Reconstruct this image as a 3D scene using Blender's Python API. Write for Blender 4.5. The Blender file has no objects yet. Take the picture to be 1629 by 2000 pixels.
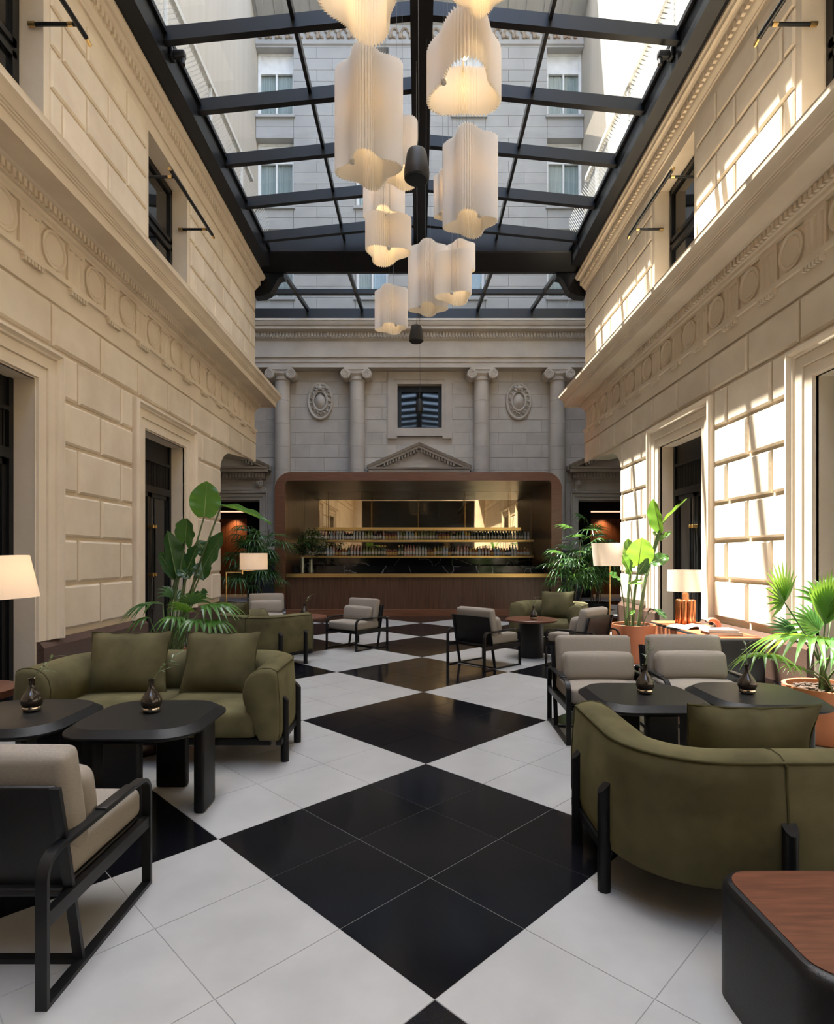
import bpy, math, random
from mathutils import Vector, Matrix, Euler
random.seed(7)
PI = math.pi
C = bpy.context.scene.collection
S = bpy.context.scene

# ------------------------------------------------------------------ camera, light, exposure
F, CU, CV, EYE = 1132.0, 817.0, 1088.0, 1.5          # focal length and vanishing point in pixels, eye height
cam_data = bpy.data.cameras.new('camera')
cam_data.sensor_fit = 'HORIZONTAL'
cam_data.sensor_width = 36.0
cam_data.lens = F / 1629.0 * 36.0
cam_data.shift_x = -(CU - 814.5) / 1629.0
cam_data.shift_y = (CV - 1000.0) / 1629.0
cam_data.clip_end = 400
cam = bpy.data.objects.new('camera', cam_data)
cam.location = (0, 0, EYE)
cam.rotation_euler = (PI / 2, 0, 0)
C.objects.link(cam)
S.camera = cam

world = bpy.data.worlds.new('sky')
S.world = world
world.use_nodes = True
wn = world.node_tree.nodes
sky = wn.new('ShaderNodeTexSky')
sky.sky_type = 'NISHITA'
sky.sun_disc = False
sky.sun_elevation = math.radians(73)
sky.sun_rotation = math.radians(-50)
sky.altitude = 100
sky.air_density = 1.0
sky.dust_density = 2.5
hs = wn.new('ShaderNodeHueSaturation')
hs.inputs['Saturation'].default_value = 0.85
world.node_tree.links.new(sky.outputs[0], hs.inputs['Color'])
world.node_tree.links.new(hs.outputs[0], wn['Background'].inputs['Color'])
wn['Background'].inputs['Strength'].default_value = 1.0

sun_data = bpy.data.lights.new('sun', 'SUN')
sun_data.energy = 19.0
sun_data.angle = math.radians(0.6)
sun_data.color = (1.0, 0.95, 0.87)
sun = bpy.data.objects.new('sun', sun_data)
sun.rotation_euler = Vector((1.0, -0.83, -4.4)).to_track_quat('-Z', 'Y').to_euler()
sun.location = (-10, 12, 45)
C.objects.link(sun)

S.view_settings.view_transform = 'Standard'
S.view_settings.look = 'None'
S.view_settings.exposure = 0.85
S.view_settings.gamma = 1.0
S.view_settings.use_curve_mapping = False
try:
    S.cycles.max_bounces = 10
    S.cycles.diffuse_bounces = 5
    S.cycles.glossy_bounces = 4
    S.cycles.transparent_max_bounces = 12
    S.cycles.transmission_bounces = 6
    S.cycles.sample_clamp_indirect = 6.0
    S.cycles.caustics_reflective = False
    S.cycles.caustics_refractive = False
except Exception:
    pass

def at(u, v, d):
    """world point seen at pixel (u, v) at depth d"""
    return Vector(((u - CU) * d / F, d, EYE - (v - CV) * d / F))

# ------------------------------------------------------------------ mesh building helpers
class MB:
    def __init__(s):
        s.v = []; s.f = []; s.m = []
    def add(s, verts, faces, m=0):
        o = len(s.v)
        s.v.extend([tuple(p) for p in verts])
        s.f.extend([tuple(i + o for i in f) for f in faces])
        s.m.extend([m] * len(faces))
        return s
    def box(s, x0, x1, y0, y1, z0, z1, m=0):
        v = [(x0,y0,z0),(x1,y0,z0),(x1,y1,z0),(x0,y1,z0),(x0,y0,z1),(x1,y0,z1),(x1,y1,z1),(x0,y1,z1)]
        return s.add(v, [(0,3,2,1),(4,5,6,7),(0,1,5,4),(1,2,6,5),(2,3,7,6),(3,0,4,7)], m)
    def rbox(s, c, size, r, n=3, m=0, bulge=0.0):
        """box with rounded edges; optional soft bulge on the large faces"""
        h = [a / 2 for a in size]
        r = min(r, min(h) * 0.999)
        def axis(hh):
            a = [-hh + r * (1 - math.cos(k / n * PI / 2)) for k in range(n + 1)]
            mid = [] if hh - r < 1e-4 else [(-(hh - r)) + 2 * (hh - r) * t for t in ((.25, .5, .75) if bulge else ())]
            return a + mid + [-x for x in reversed(a)]
        ax = [axis(a) for a in h]
        inner = [a - r for a in h]
        def pos(p):
            q = [max(-inner[i], min(inner[i], p[i])) for i in range(3)]
            d = Vector([p[i] - q[i] for i in range(3)])
            if d.length > 1e-9: d = d.normalized() * r
            w = Vector(q) + d
            if bulge:
                k = [max(0, 1 - (p[i] / h[i]) ** 2) for i in range(3)]
                for i in range(3):
                    j, l = (i + 1) % 3, (i + 2) % 3
                    w[i] += bulge * (p[i] / h[i]) * k[j] * k[l] * (1 if h[i] == min(h) else .4)
            return (w[0] + c[0], w[1] + c[1], w[2] + c[2])
        for i in range(3):
            j, l = (i + 1) % 3, (i + 2) % 3
            for sg in (-1, 1):
                A, B = ax[j], ax[l]
                vs = []
                for a in A:
                    for b in B:
                        p = [0, 0, 0]; p[i] = sg * h[i]; p[j] = a; p[l] = b
                        vs.append(pos(p))
                nb = len(B); fs = []
                for a in range(len(A) - 1):
                    for b in range(nb - 1):
                        q = (a*nb+b, (a+1)*nb+b, (a+1)*nb+b+1, a*nb+b+1)
                        fs.append(q if sg > 0 else q[::-1])
                s.add(vs, fs, m)
        return s
    def prism(s, poly, axis, a0, a1, m=0, caps=True):
        """extrude a polygon; axis x: poly=(y,z), y: poly=(x,z), z: poly=(x,y)"""
        n = len(poly)
        def P(p, a):
            return {'x': (a, p[0], p[1]), 'y': (p[0], a, p[1]), 'z': (p[0], p[1], a)}[axis]
        vs = [P(p, a0) for p in poly] + [P(p, a1) for p in poly]
        fs = [(i, (i+1) % n, n + (i+1) % n, n + i) for i in range(n)]
        if caps: fs += [tuple(range(n))[::-1], tuple(range(n, 2*n))]
        return s.add(vs, fs, m)
    def ring(s, outer, inner, axis, a0, a1, m=0, closed=True):
        """extruded band between two outlines with equal point counts"""
        n = len(outer)
        def P(p, a):
            return {'x': (a, p[0], p[1]), 'y': (p[0], a, p[1]), 'z': (p[0], p[1], a)}[axis]
        vs = [P(p, a) for a in (a0, a1) for o in (outer, inner) for p in o]
        fs = []
        rng = range(n) if closed else range(n - 1)
        for i in rng:
            j = (i + 1) % n
            fs += [(i, j, n+j, n+i), (2*n+i, 3*n+i, 3*n+j, 2*n+j), (i, 2*n+i, 2*n+j, j), (n+i, n+j, 3*n+j, 3*n+i)]
        if not closed:
            fs += [(0, n, 3*n, 2*n), (n-1, 3*n-1, 4*n-1, 2*n-1)]
        return s.add(vs, fs, m)
    def lathe(s, prof, n=16, c=(0,0,0), m=0, cap=True):
        vs = []; fs = []
        for r, z in prof:
            for k in range(n):
                a = 2*PI*k/n
                vs.append((c[0] + r*math.cos(a), c[1] + r*math.sin(a), c[2] + z))
        for i in range(len(prof) - 1):
            for k in range(n):
                l = (k+1) % n
                fs.append((i*n+k, i*n+l, (i+1)*n+l, (i+1)*n+k))
        if cap:
            fs.append(tuple(range(n))[::-1]); fs.append(tuple((len(prof)-1)*n + k for k in range(n)))
        return s.add(vs, fs, m)
    def tube(s, pts, r, n=8, m=0, cap=True):
        pts = [Vector(p) for p in pts]
        rr = r if isinstance(r, (list, tuple)) else [r]*len(pts)
        vs = []; fs = []
        up = None
        for i, p in enumerate(pts):
            t = (pts[min(i+1, len(pts)-1)] - pts[max(i-1, 0)]).normalized()
            if up is None:
                up = Vector((0,0,1)) if abs(t.z) < .9 else Vector((1,0,0))
            a = t.cross(up).normalized(); b = a.cross(t).normalized(); up = b
            for k in range(n):
                q = 2*PI*k/n + PI/n
                vs.append(p + a*math.cos(q)*rr[i] + b*math.sin(q)*rr[i])
        for i in range(len(pts)-1):
            for k in range(n):
                l = (k+1) % n
                fs.append((i*n+k, i*n+l, (i+1)*n+l, (i+1)*n+k))
        if cap:
            fs.append(tuple(range(n))[::-1]); fs.append(tuple((len(pts)-1)*n+k for k in range(n)))
        return s.add(vs, fs, m)
    def sweep(s, pts, sect, side, m=0, closed=False):
        """sweep a cross section (a along `side`, b along the in-plane normal) along points"""
        pts = [Vector(p) for p in pts]; side = Vector(side).normalized()
        n = len(sect); N = len(pts); vs = []; fs = []
        for i, p in enumerate(pts):
            if closed: a, b = pts[(i-1) % N], pts[(i+1) % N]
            else: a, b = pts[max(i-1,0)], pts[min(i+1,N-1)]
            t0 = (p - a).normalized() if (p-a).length > 1e-9 else (b-p).normalized()
            t1 = (b - p).normalized() if (b-p).length > 1e-9 else t0
            t = (t0 + t1).normalized()
            nn = t.cross(side).normalized()
            k = 1.0 / max(.5, t.dot(t1))
            for (u, w) in sect: vs.append(p + side*u + nn*w*k)
        R = range(N) if closed else range(N-1)
        for i in R:
            j = (i+1) % N
            for k in range(n):
                l = (k+1) % n
                fs.append((i*n+k, i*n+l, j*n+l, j*n+k))
        if not closed:
            fs.append(tuple(range(n))[::-1]); fs.append(tuple((N-1)*n+k for k in range(n)))
        return s.add(vs, fs, m)
    def grid(s, rows, m=0):
        nb = len(rows[0])
        vs = [p for r in rows for p in r]
        fs = [(a*nb+b, a*nb+b+1, (a+1)*nb+b+1, (a+1)*nb+b) for a in range(len(rows)-1) for b in range(nb-1)]
        return s.add(vs, fs, m)
    def mesh(s, name, smooth=None, recalc=True):
        me = bpy.data.meshes.new(name)
        me.from_pydata(s.v, [], s.f)
        if any(s.m): me.polygons.foreach_set('material_index', s.m)
        if recalc:
            import bmesh
            bm = bmesh.new(); bm.from_mesh(me)
            bmesh.ops.remove_doubles(bm, verts=bm.verts, dist=1e-5)
            bmesh.ops.recalc_face_normals(bm, faces=bm.faces)
            bm.to_mesh(me); bm.free()
        if smooth is not None:
            me.polygons.foreach_set('use_smooth', [True]*len(me.polygons))
            me.set_sharp_from_angle(angle=math.radians(smooth))
        me.update()
        return me

def link(name, me, mats, parent=None, loc=(0,0,0), rot=(0,0,0)):
    o = bpy.data.objects.new(name, me)
    if me is not None and mats is not None and not me.materials:
        for m in (mats if isinstance(mats, (list, tuple)) else [mats]): me.materials.append(m)
    o.location = loc; o.rotation_euler = rot
    if parent is not None: o.parent = parent
    C.objects.link(o)
    return o
def obj(name, mb, mats, parent=None, loc=(0,0,0), rot=(0,0,0), smooth=None, recalc=True):
    return link(name, mb.mesh(name, smooth, recalc), mats, parent, loc, rot)
def thing(name, label, cat, loc=(0,0,0), rz=0.0, group=None):
    o = bpy.data.objects.new(name, None); C.objects.link(o)
    o.empty_display_size = .1
    o.location = loc; o.rotation_euler = (0,0,rz)
    return tag(o, label, cat, group)
def tag(o, label, cat, group=None):
    o['label'] = label; o['category'] = cat
    if group: o['group'] = group
    return o
def struct(o):
    o['kind'] = 'structure'
    return o
def dup(root, loc, rz, label, group=None):
    def cp(o, par):
        c = o.copy(); C.objects.link(c)
        if par: c.parent = par
        for ch in kids.get(o, []): cp(ch, c)
        return c
    kids = {}
    for o in root.children_recursive: kids.setdefault(o.parent, []).append(o)
    r = cp(root, None); r.location = loc; r.rotation_euler = (0,0,rz); r['label'] = label
    if group: r['group'] = group
    return r
def arc(cx, cy, r, a0, a1, n):
    return [(cx + r*math.cos(math.radians(a0+(a1-a0)*k/n)), cy + r*math.sin(math.radians(a0+(a1-a0)*k/n))) for k in range(n+1)]
def rrect(x0, x1, y0, y1, r, n=6):
    return arc(x1-r, y0+r, r, -90, 0, n) + arc(x1-r, y1-r, r, 0, 90, n) + arc(x0+r, y1-r, r, 90, 180, n) + arc(x0+r, y0+r, r, 180, 270, n)

# ------------------------------------------------------------------ materials
def srgb(h):
    h = h.lstrip('#')
    c = [int(h[i:i+2], 16)/255 for i in (0,2,4)]
    return tuple((x/12.92 if x <= .04045 else ((x+.055)/1.055)**2.4) for x in c) + (1,)
def mat(name, c1, c2=None, rough=.6, metal=0.0, scale=4.0, stretch=(1,1,1), bump=0.0, bscale=40.0, spec=.5, detail=5, coords='Object', rnd=0.0, trans=0.0, rough2=None, coat=0.0, sheen=0.0, sub=0.0):
    m = bpy.data.materials.new(name); m.use_nodes = True
    nt = m.node_tree; N = nt.nodes; L = nt.links
    b = N['Principled BSDF']
    b.inputs['Roughness'].default_value = rough
    b.inputs['Metallic'].default_value = metal
    b.inputs['Specular IOR Level'].default_value = spec
    if coat: b.inputs['Coat Weight'].default_value = coat; b.inputs['Coat Roughness'].default_value = .06
    if sheen:
        b.inputs['Sheen Weight'].default_value = sheen; b.inputs['Sheen Roughness'].default_value = .4
        b.inputs['Sheen Tint'].default_value = c1
    if trans: b.inputs['Transmission Weight'].default_value = trans
    c2 = c2 or tuple(min(1, x*.85) for x in c1[:3]) + (1,)
    tc = N.new('ShaderNodeTexCoord'); mp = N.new('ShaderNodeMapping'); mp.inputs['Scale'].default_value = stretch
    src = tc.outputs['Object' if coords == 'World' else coords]
    if coords == 'World':
        g = N.new('ShaderNodeNewGeometry'); src = g.outputs['Position']
    L.new(src, mp.inputs['Vector'])
    n = N.new('ShaderNodeTexNoise'); n.inputs['Scale'].default_value = scale; n.inputs['Detail'].default_value = detail
    L.new(mp.outputs[0], n.inputs['Vector'])
    r = N.new('ShaderNodeValToRGB'); r.color_ramp.elements[0].position = .33; r.color_ramp.elements[1].position = .67
    r.color_ramp.elements[0].color = c2; r.color_ramp.elements[1].color = c1
    L.new(n.outputs['Fac'], r.inputs[0])
    out = r.outputs[0]
    if rnd:
        oi = N.new('ShaderNodeObjectInfo'); mr = N.new('ShaderNodeMapRange')
        mr.inputs['To Min'].default_value = 1-rnd; mr.inputs['To Max'].default_value = 1+rnd
        L.new(oi.outputs['Random'], mr.inputs['Value'])
        hv = N.new('ShaderNodeHueSaturation'); L.new(mr.outputs[0], hv.inputs['Value']); L.new(out, hv.inputs['Color'])
        out = hv.outputs[0]
    L.new(out, b.inputs['Base Color'])
    if rough2 is not None:
        mr = N.new('ShaderNodeMapRange'); mr.inputs['To Min'].default_value = rough; mr.inputs['To Max'].default_value = rough2
        L.new(n.outputs['Fac'], mr.inputs['Value']); L.new(mr.outputs[0], b.inputs['Roughness'])
    if bump:
        n2 = N.new('ShaderNodeTexNoise'); n2.inputs['Scale'].default_value = bscale; n2.inputs['Detail'].default_value = 3
        L.new(mp.outputs[0], n2.inputs['Vector'])
        bp = N.new('ShaderNodeBump'); bp.inputs['Strength'].default_value = bump; bp.inputs['Distance'].default_value = .01
        L.new(n2.outputs['Fac'], bp.inputs['Height']); L.new(bp.outputs[0], b.inputs['Normal'])
    return m
def glass(name, tint=(.93,.96,.95,1), refl=.10, rough=.02):
    m = bpy.data.materials.new(name); m.use_nodes = True
    nt = m.node_tree; N = nt.nodes; L = nt.links
    N.remove(N['Principled BSDF'])
    t = N.new('ShaderNodeBsdfTransparent'); t.inputs[0].default_value = tint
    g = N.new('ShaderNodeBsdfGlossy'); g.inputs['Roughness'].default_value = rough
    lw = N.new('ShaderNodeLayerWeight'); lw.inputs['Blend'].default_value = .2
    mr = N.new('ShaderNodeMapRange'); mr.inputs['To Min'].default_value = refl*.5; mr.inputs['To Max'].default_value = min(1, refl*6)
    L.new(lw.outputs['Facing'], mr.inputs['Value'])
    mx = N.new('ShaderNodeMixShader'); L.new(mr.outputs[0], mx.inputs[0]); L.new(t.outputs[0], mx.inputs[1]); L.new(g.outputs[0], mx.inputs[2])
    L.new(mx.outputs[0], N['Material Output'].inputs[0])
    return m
def emit(name, col, power):
    m = bpy.data.materials.new(name); m.use_nodes = True
    b = m.node_tree.nodes['Principled BSDF']
    b.inputs['Base Color'].default_value = col
    b.inputs['Emission Color'].default_value = col; b.inputs['Emission Strength'].default_value = power
    return m
def shade_mat(name, col, tr=.45, twarm=(1,.9,.75,1)):
    m = bpy.data.materials.new(name); m.use_nodes = True
    nt = m.node_tree; N = nt.nodes; L = nt.links
    N.remove(N['Principled BSDF'])
    d = N.new('ShaderNodeBsdfDiffuse'); d.inputs[0].default_value = col
    t = N.new('ShaderNodeBsdfTranslucent'); t.inputs[0].default_value = twarm
    tc = N.new('ShaderNodeTexCoord'); n = N.new('ShaderNodeTexNoise'); n.inputs['Scale'].default_value = 90
    L.new(tc.outputs['Object'], n.inputs['Vector'])
    mr = N.new('ShaderNodeMapRange'); mr.inputs['To Min'].default_value = tr*.9; mr.inputs['To Max'].default_value = tr*1.1
    L.new(n.outputs['Fac'], mr.inputs['Value'])
    mx = N.new('ShaderNodeMixShader'); L.new(mr.outputs[0], mx.inputs[0]); L.new(d.outputs[0], mx.inputs[1]); L.new(t.outputs[0], mx.inputs[2])
    L.new(mx.outputs[0], N['Material Output'].inputs[0])
    return m
def leaf_mat(name, c1, c2, tcol):
    m = mat(name, c1, c2, rough=.32, scale=6, spec=.5)
    nt = m.node_tree; N = nt.nodes; L = nt.links
    t = N.new('ShaderNodeBsdfTranslucent'); t.inputs[0].default_value = tcol
    mx = N.new('ShaderNodeMixShader'); mx.inputs[0].default_value = .30
    L.new(N['Principled BSDF'].outputs[0], mx.inputs[1]); L.new(t.outputs[0], mx.inputs[2])
    L.new(mx.outputs[0], N['Material Output'].inputs[0])
    return m

M = {}
M['stone'] = mat('warm_limestone', (.74,.635,.495,1), (.655,.55,.42,1), rough=.75, scale=1.3, bump=.25, bscale=14, coords='World', spec=.25)
M['block'] = mat('warm_limestone_block', (.74,.64,.50,1), (.66,.555,.425,1), rough=.75, scale=2.2, bump=.25, bscale=16, coords='World', spec=.25, rnd=.05)
M['cool_lit_stone'] = mat('cool_lit_limestone', (.56,.51,.44,1), (.47,.425,.365,1), rough=.8, scale=1.6, bump=.2, bscale=14, coords='World', spec=.25)  # side-wall limestone greyed in colour for the bluish light on the back wall
M['cool_lit_block'] = mat('cool_lit_limestone_block', (.55,.505,.44,1), (.46,.42,.365,1), rough=.8, scale=2, bump=.2, bscale=14, coords='World', spec=.25, rnd=.06)  # block version, the same cool light painted into its grey
M['plinth'] = mat('brown_granite_plinth', (.115,.07,.052,1), (.07,.042,.032,1), rough=.28, scale=60, coords='World')
M['black_metal'] = mat('black_painted_metal', (.006,.0065,.0075,1), (.008,.0085,.0095,1), rough=.38, scale=8, spec=.35)
M['roof_metal'] = mat('skylight_black_steel', (.005,.0055,.007,1), (.0075,.008,.0095,1), rough=.35, scale=3, spec=.3)
M['brass'] = mat('brushed_brass', (.78,.56,.22,1), (.66,.45,.17,1), rough=.28, metal=1, scale=6, stretch=(.3,6,6))
M['brass_thin'] = mat('polished_brass', (.80,.55,.24,1), (.70,.46,.18,1), rough=.25, metal=1)
M['black_tile'] = mat('black_granite_tile', (.0075,.008,.0105,1), (.003,.0032,.0045,1), rough=.10, scale=160, coords='World', spec=.16, rnd=.25, rough2=.16)
M['white_tile'] = mat('ivory_marble_tile', (.35,.355,.355,1), (.30,.305,.305,1), rough=.26, scale=3.5, coords='World', spec=.45, rnd=.03, rough2=.36, detail=8)
M['grout'] = mat('tile_grout', (.30,.30,.295,1), (.26,.26,.255,1), rough=.8, coords='World')
M['velvet'] = mat('olive_velvet', (.118,.106,.054,1), (.058,.052,.026,1), rough=.85, scale=3.2, bump=.06, bscale=220, spec=.1, sheen=.8)
M['velvet_pipe'] = mat('olive_piping', (.06,.055,.025,1), (.05,.045,.02,1), rough=.9, spec=.1)
M['linen'] = mat('taupe_linen', (.275,.245,.21,1), (.23,.205,.175,1), rough=.95, scale=90, stretch=(1,1,6), bump=.25, bscale=260, spec=.1, sheen=.15)
M['leather'] = mat('black_leather', (.0055,.0055,.006,1), (.0075,.0075,.008,1), rough=.42, spec=.35, bump=.15, bscale=300)
M['black_wood'] = mat('black_stained_wood', (.0065,.007,.008,1), (.004,.0045,.005,1), rough=.45, spec=.22, scale=10, stretch=(1,8,8), bump=.1, bscale=60)
M['walnut'] = mat('red_brown_walnut', (.13,.047,.025,1), (.07,.025,.013,1), rough=.38, scale=5, stretch=(1.2,14,14), detail=8)
M['orange_wood'] = mat('amber_wood', (.38,.13,.05,1), (.28,.09,.032,1), rough=.4, scale=4, stretch=(8,1,8))
M['bar_wood'] = mat('bar_walnut_vertical', (.105,.05,.025,1), (.055,.024,.012,1), rough=.32, scale=3, stretch=(9,9,.5), detail=8)
M['portal_wood'] = mat('bar_portal_cherry', (.15,.06,.032,1), (.088,.034,.017,1), rough=.3, scale=3, stretch=(1,4,14), detail=8)
M['kick_wood'] = mat('bar_plinth_wood', (.19,.08,.04,1), (.13,.05,.024,1), rough=.35, scale=3, stretch=(.6,8,14))
M['mirror'] = mat('bronze_mirror', (.74,.62,.44,1), (.72,.60,.425,1), rough=.015, metal=1)
M['terracotta'] = mat('terracotta', (.44,.15,.065,1), (.39,.13,.055,1), rough=.6, scale=5)
M['soil'] = mat('bark_mulch', (.09,.055,.035,1), (.025,.016,.011,1), rough=.95, scale=45, bump=1.0, bscale=50)
M['white_fabric'] = shade_mat('white_lamp_fabric', (.80,.76,.70,1), .40, (1,.82,.62,1))
M['pleat'] = shade_mat('pleated_white_shade', (.80,.78,.745,1), .085, (1,.86,.66,1))
M['bulb'] = emit('warm_bulb', (1,.72,.36,1), 4)
M['wire'] = mat('pendant_wire', (.10,.10,.10,1), rough=.4)
M['pale_metal'] = mat('pale_metal_disc', (.55,.53,.50,1), rough=.4)
M['speaker'] = mat('black_speaker_plastic', (.008,.008,.009,1), (.006,.006,.0065,1), rough=.5, scale=200)
M['glass_roof'] = glass('skylight_glass', (.94,.97,.96,1), .045)
M['dark_glass'] = mat('dark_window_glass', (.006,.007,.008,1), (.010,.011,.012,1), rough=.04, spec=.6)
M['vase'] = mat('smoked_glass_vase', (.015,.012,.010,1), (.03,.022,.016,1), rough=.04, spec=.5, coat=.2)
M['vase_base'] = mat('silvered_vase_foot', (.75,.68,.60,1), (.5,.4,.3,1), rough=.12, metal=1, scale=30)
M['leaf_dark'] = leaf_mat('leaf_dark_green', (.028,.085,.030,1), (.016,.055,.020,1), (.10,.22,.03,1))
M['leaf_mid'] = leaf_mat('leaf_mid_green', (.06,.17,.03,1), (.035,.11,.02,1), (.22,.42,.04,1))
M['leaf_bright'] = leaf_mat('leaf_bright_green', (.11,.25,.05,1), (.07,.18,.035,1), (.34,.55,.05,1))
M['leaf_palm'] = leaf_mat('palm_green', (.045,.12,.035,1), (.025,.075,.022,1), (.14,.28,.05,1))
M['leaf_olive'] = leaf_mat('olive_leaf_grey_green', (.16,.21,.12,1), (.10,.14,.08,1), (.2,.28,.1,1))
M['stem'] = mat('green_stem', (.10,.15,.05,1), (.06,.09,.03,1), rough=.5, scale=10)
M['cane'] = mat('brown_cane', (.075,.05,.03,1), (.04,.03,.02,1), rough=.8, scale=30)
M['marble'] = None
M['facade'] = mat('pale_facade_stone', (.36,.36,.355,1), (.31,.31,.305,1), rough=.85, scale=1.2, coords='World', rnd=.04)
M['facade_side'] = mat('cream_render', (.52,.48,.41,1), (.47,.43,.365,1), rough=.9, scale=1.0, stretch=(1,3,.25), coords='World')
M['white_frame'] = mat('white_window_frame', (.75,.75,.74,1), rough=.5)
M['curtain'] = mat('grey_net_curtain', (.40,.44,.46,1), (.22,.26,.28,1), rough=.9, scale=8, stretch=(6,6,.05))
M['mesh'] = mat('galvanised_mesh', (.70,.70,.68,1), rough=.5, metal=.3)
M['dark_curtain'] = mat('charcoal_curtain', (.022,.022,.026,1), (.014,.014,.017,1), rough=.9)
M['dark_wall'] = mat('dark_lobby_wall', (.03,.024,.022,1), rough=.6)
M['lobby_wood'] = mat('lobby_wood_panel', (.20,.075,.032,1), (.13,.045,.018,1), rough=.4, scale=3, stretch=(8,8,.6))
M['strip'] = emit('cove_light_strip', (1,.50,.33,1), 0.9)
M['copper'] = mat('copper_lamp_base', (.62,.26,.11,1), (.45,.17,.07,1), rough=.26, metal=.85, scale=4, stretch=(8,8,1))
M['book_cover'] = mat('book_cloth_dark', (.09,.07,.06,1), rough=.7)
M['paper'] = mat('book_paper', (.80,.75,.66,1), (.70,.65,.56,1), rough=.9, scale=3, stretch=(1,1,90))
M['magazine'] = mat('magazine_pages', (.78,.76,.72,1), (.45,.42,.38,1), rough=.5, scale=4)
M['coral'] = mat('coral_ornament', (.62,.24,.14,1), (.5,.18,.1,1), rough=.6)
M['void'] = mat('dark_recess', (.006,.006,.007,1), rough=.8)
# black marble with thin white veins
mm = mat('black_marble', (.008,.008,.010,1), rough=.08)
nt = mm.node_tree
g = nt.nodes.new('ShaderNodeNewGeometry')
ns = nt.nodes.new('ShaderNodeTexNoise'); ns.inputs['Scale'].default_value = 1.6; ns.inputs['Detail'].default_value = 4
nt.links.new(g.outputs['Position'], ns.inputs['Vector'])
va = nt.nodes.new('ShaderNodeVectorMath'); va.operation = 'MULTIPLY_ADD'; va.inputs[1].default_value = (.5,.5,.5)
nt.links.new(ns.outputs['Color'], va.inputs[0]); nt.links.new(g.outputs['Position'], va.inputs[2])
w = nt.nodes.new('ShaderNodeTexVoronoi'); w.feature = 'DISTANCE_TO_EDGE'; w.inputs['Scale'].default_value = 1.15
nt.links.new(va.outputs[0], w.inputs['Vector'])
rp = nt.nodes.new('ShaderNodeValToRGB'); rp.color_ramp.elements[0].position = .0; rp.color_ramp.elements[0].color = (.30,.29,.28,1)
rp.color_ramp.elements[1].position = .007; rp.color_ramp.elements[1].color = (.006,.006,.007,1)
nt.links.new(w.outputs['Distance'], rp.inputs[0])
nt.links.new(rp.outputs[0], nt.nodes['Principled BSDF'].inputs['Base Color'])
M['marble'] = mm
# ================================================================== FLOOR
XL, XR = 4.32, 4.42
WALLS = ((-1, XL), (1, XR))
mb = MB(); mb.box(-9.2, 9.2, -4.2, 24.5, -.25, -.0025)
floor = struct(obj('floor', mb, M['grout']))
SQ = 1.584; TL = SQ/3
V0 = Vector((.056, 1.965, 0)); e1 = Vector((1,1,0)).normalized(); e2 = Vector((-1,1,0)).normalized()
g = .0018
h = TL/2 - g
mb = MB(); mb.add([(-h,-h,-.0024),(h,-h,-.0024),(h,h,-.0024),(-h,h,-.0024),(-h,-h,-.001),(h,-h,-.001),(h,h,-.001),(-h,h,-.001),
                   (-h+.001,-h+.001,0),(h-.001,-h+.001,0),(h-.001,h-.001,0),(-h+.001,h-.001,0)],
                  [(0,1,5,4),(1,2,6,5),(2,3,7,6),(3,0,4,7),(4,5,9,8),(5,6,10,9),(6,7,11,10),(7,4,8,11),(8,9,10,11)])
tile_black = mb.mesh('tile'); tile_black.materials.append(M['black_tile'])
tile_white = tile_black.copy(); tile_white.materials.clear(); tile_white.materials.append(M['white_tile'])
tiles = []
for i in range(-14, 16):
    for j in range(-14, 16):
        for a in range(3):
            for b in range(3):
                c = V0 + e1*((i + (a+.5)/3)*SQ) + e2*((j + (b+.5)/3)*SQ)
                lim = 4.7 if c.y < 12.6 else 8.9
                if abs(c.x) < lim and -3.8 < c.y < 19.9:
                    tiles.append((c, (i+j) % 2 == 0))
def tile_rank(t):
    c = t[0]
    vis = c.y > 1.75 and abs(c.x) < c.y*.74 + .3
    return (0 if vis else 1, c.length)
tiles.sort(key=tile_rank)
nb = nw = 0
far = {True: MB(), False: MB()}
for c, blk in tiles:
    n = nb if blk else nw
    if n < 230 and tile_rank((c, blk))[0] == 0:
        link('tile', tile_black if blk else tile_white, None, floor, loc=c, rot=(0,0,PI/4))
        if blk: nb += 1
        else: nw += 1
    else:
        k = h*math.sqrt(2)
        far[blk].add([(c.x,c.y-k,0),(c.x+k,c.y,0),(c.x,c.y+k,0),(c.x-k,c.y,0)], [(0,1,2,3)])
for blk in (True, False):
    o = obj('far_tiles', far[blk], M['black_tile' if blk else 'white_tile'], floor); o['kind'] = 'stuff'

# ================================================================== SIDE WALLS
DOORS = (5.74, 9.91); DHW, DTOP = .79, 3.51
WINS = (5.90, 10.06); WHW, WZ0, WZ1 = .78, 5.95, 8.34
END = 15.3
BLK = {}
def block_mesh(w, hh, t, key):
    """raised ashlar block facing +x, centred on the origin"""
    k = (round(w,3), round(hh,3), t, key)
    if k not in BLK:
        a, b = w/2, hh/2; c = .026
        mb = MB()
        mb.add([(0,-a,-b),(0,a,-b),(0,a,b),(0,-a,b),(t*.45,-a,-b),(t*.45,a,-b),(t*.45,a,b),(t*.45,-a,b),
                (t,-a+c,-b+c),(t,a-c,-b+c),(t,a-c,b-c),(t,-a+c,b-c)],
               [(0,1,5,4),(1,2,6,5),(2,3,7,6),(3,0,4,7),(4,5,9,8),(5,6,10,9),(6,7,11,10),(7,4,8,11),(8,9,10,11)])
        me = mb.mesh('block'); me.materials.append(M[key]); BLK[k] = me
    return BLK[k]
def mold(mb, s, X, prof, y0, y1, ret=True):
    """horizontal moulding on a side wall; profile (protrusion, z); returns round the wall end"""
    rows = [[(s*(X-t), y0, z) for t, z in prof], [(s*(X-t), y1 + (t if ret else 0), z) for t, z in prof]]
    if ret: rows.append([(s*(X+.6), y1 + t, z) for t, z in prof])
    return mb.grid(rows)
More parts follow.
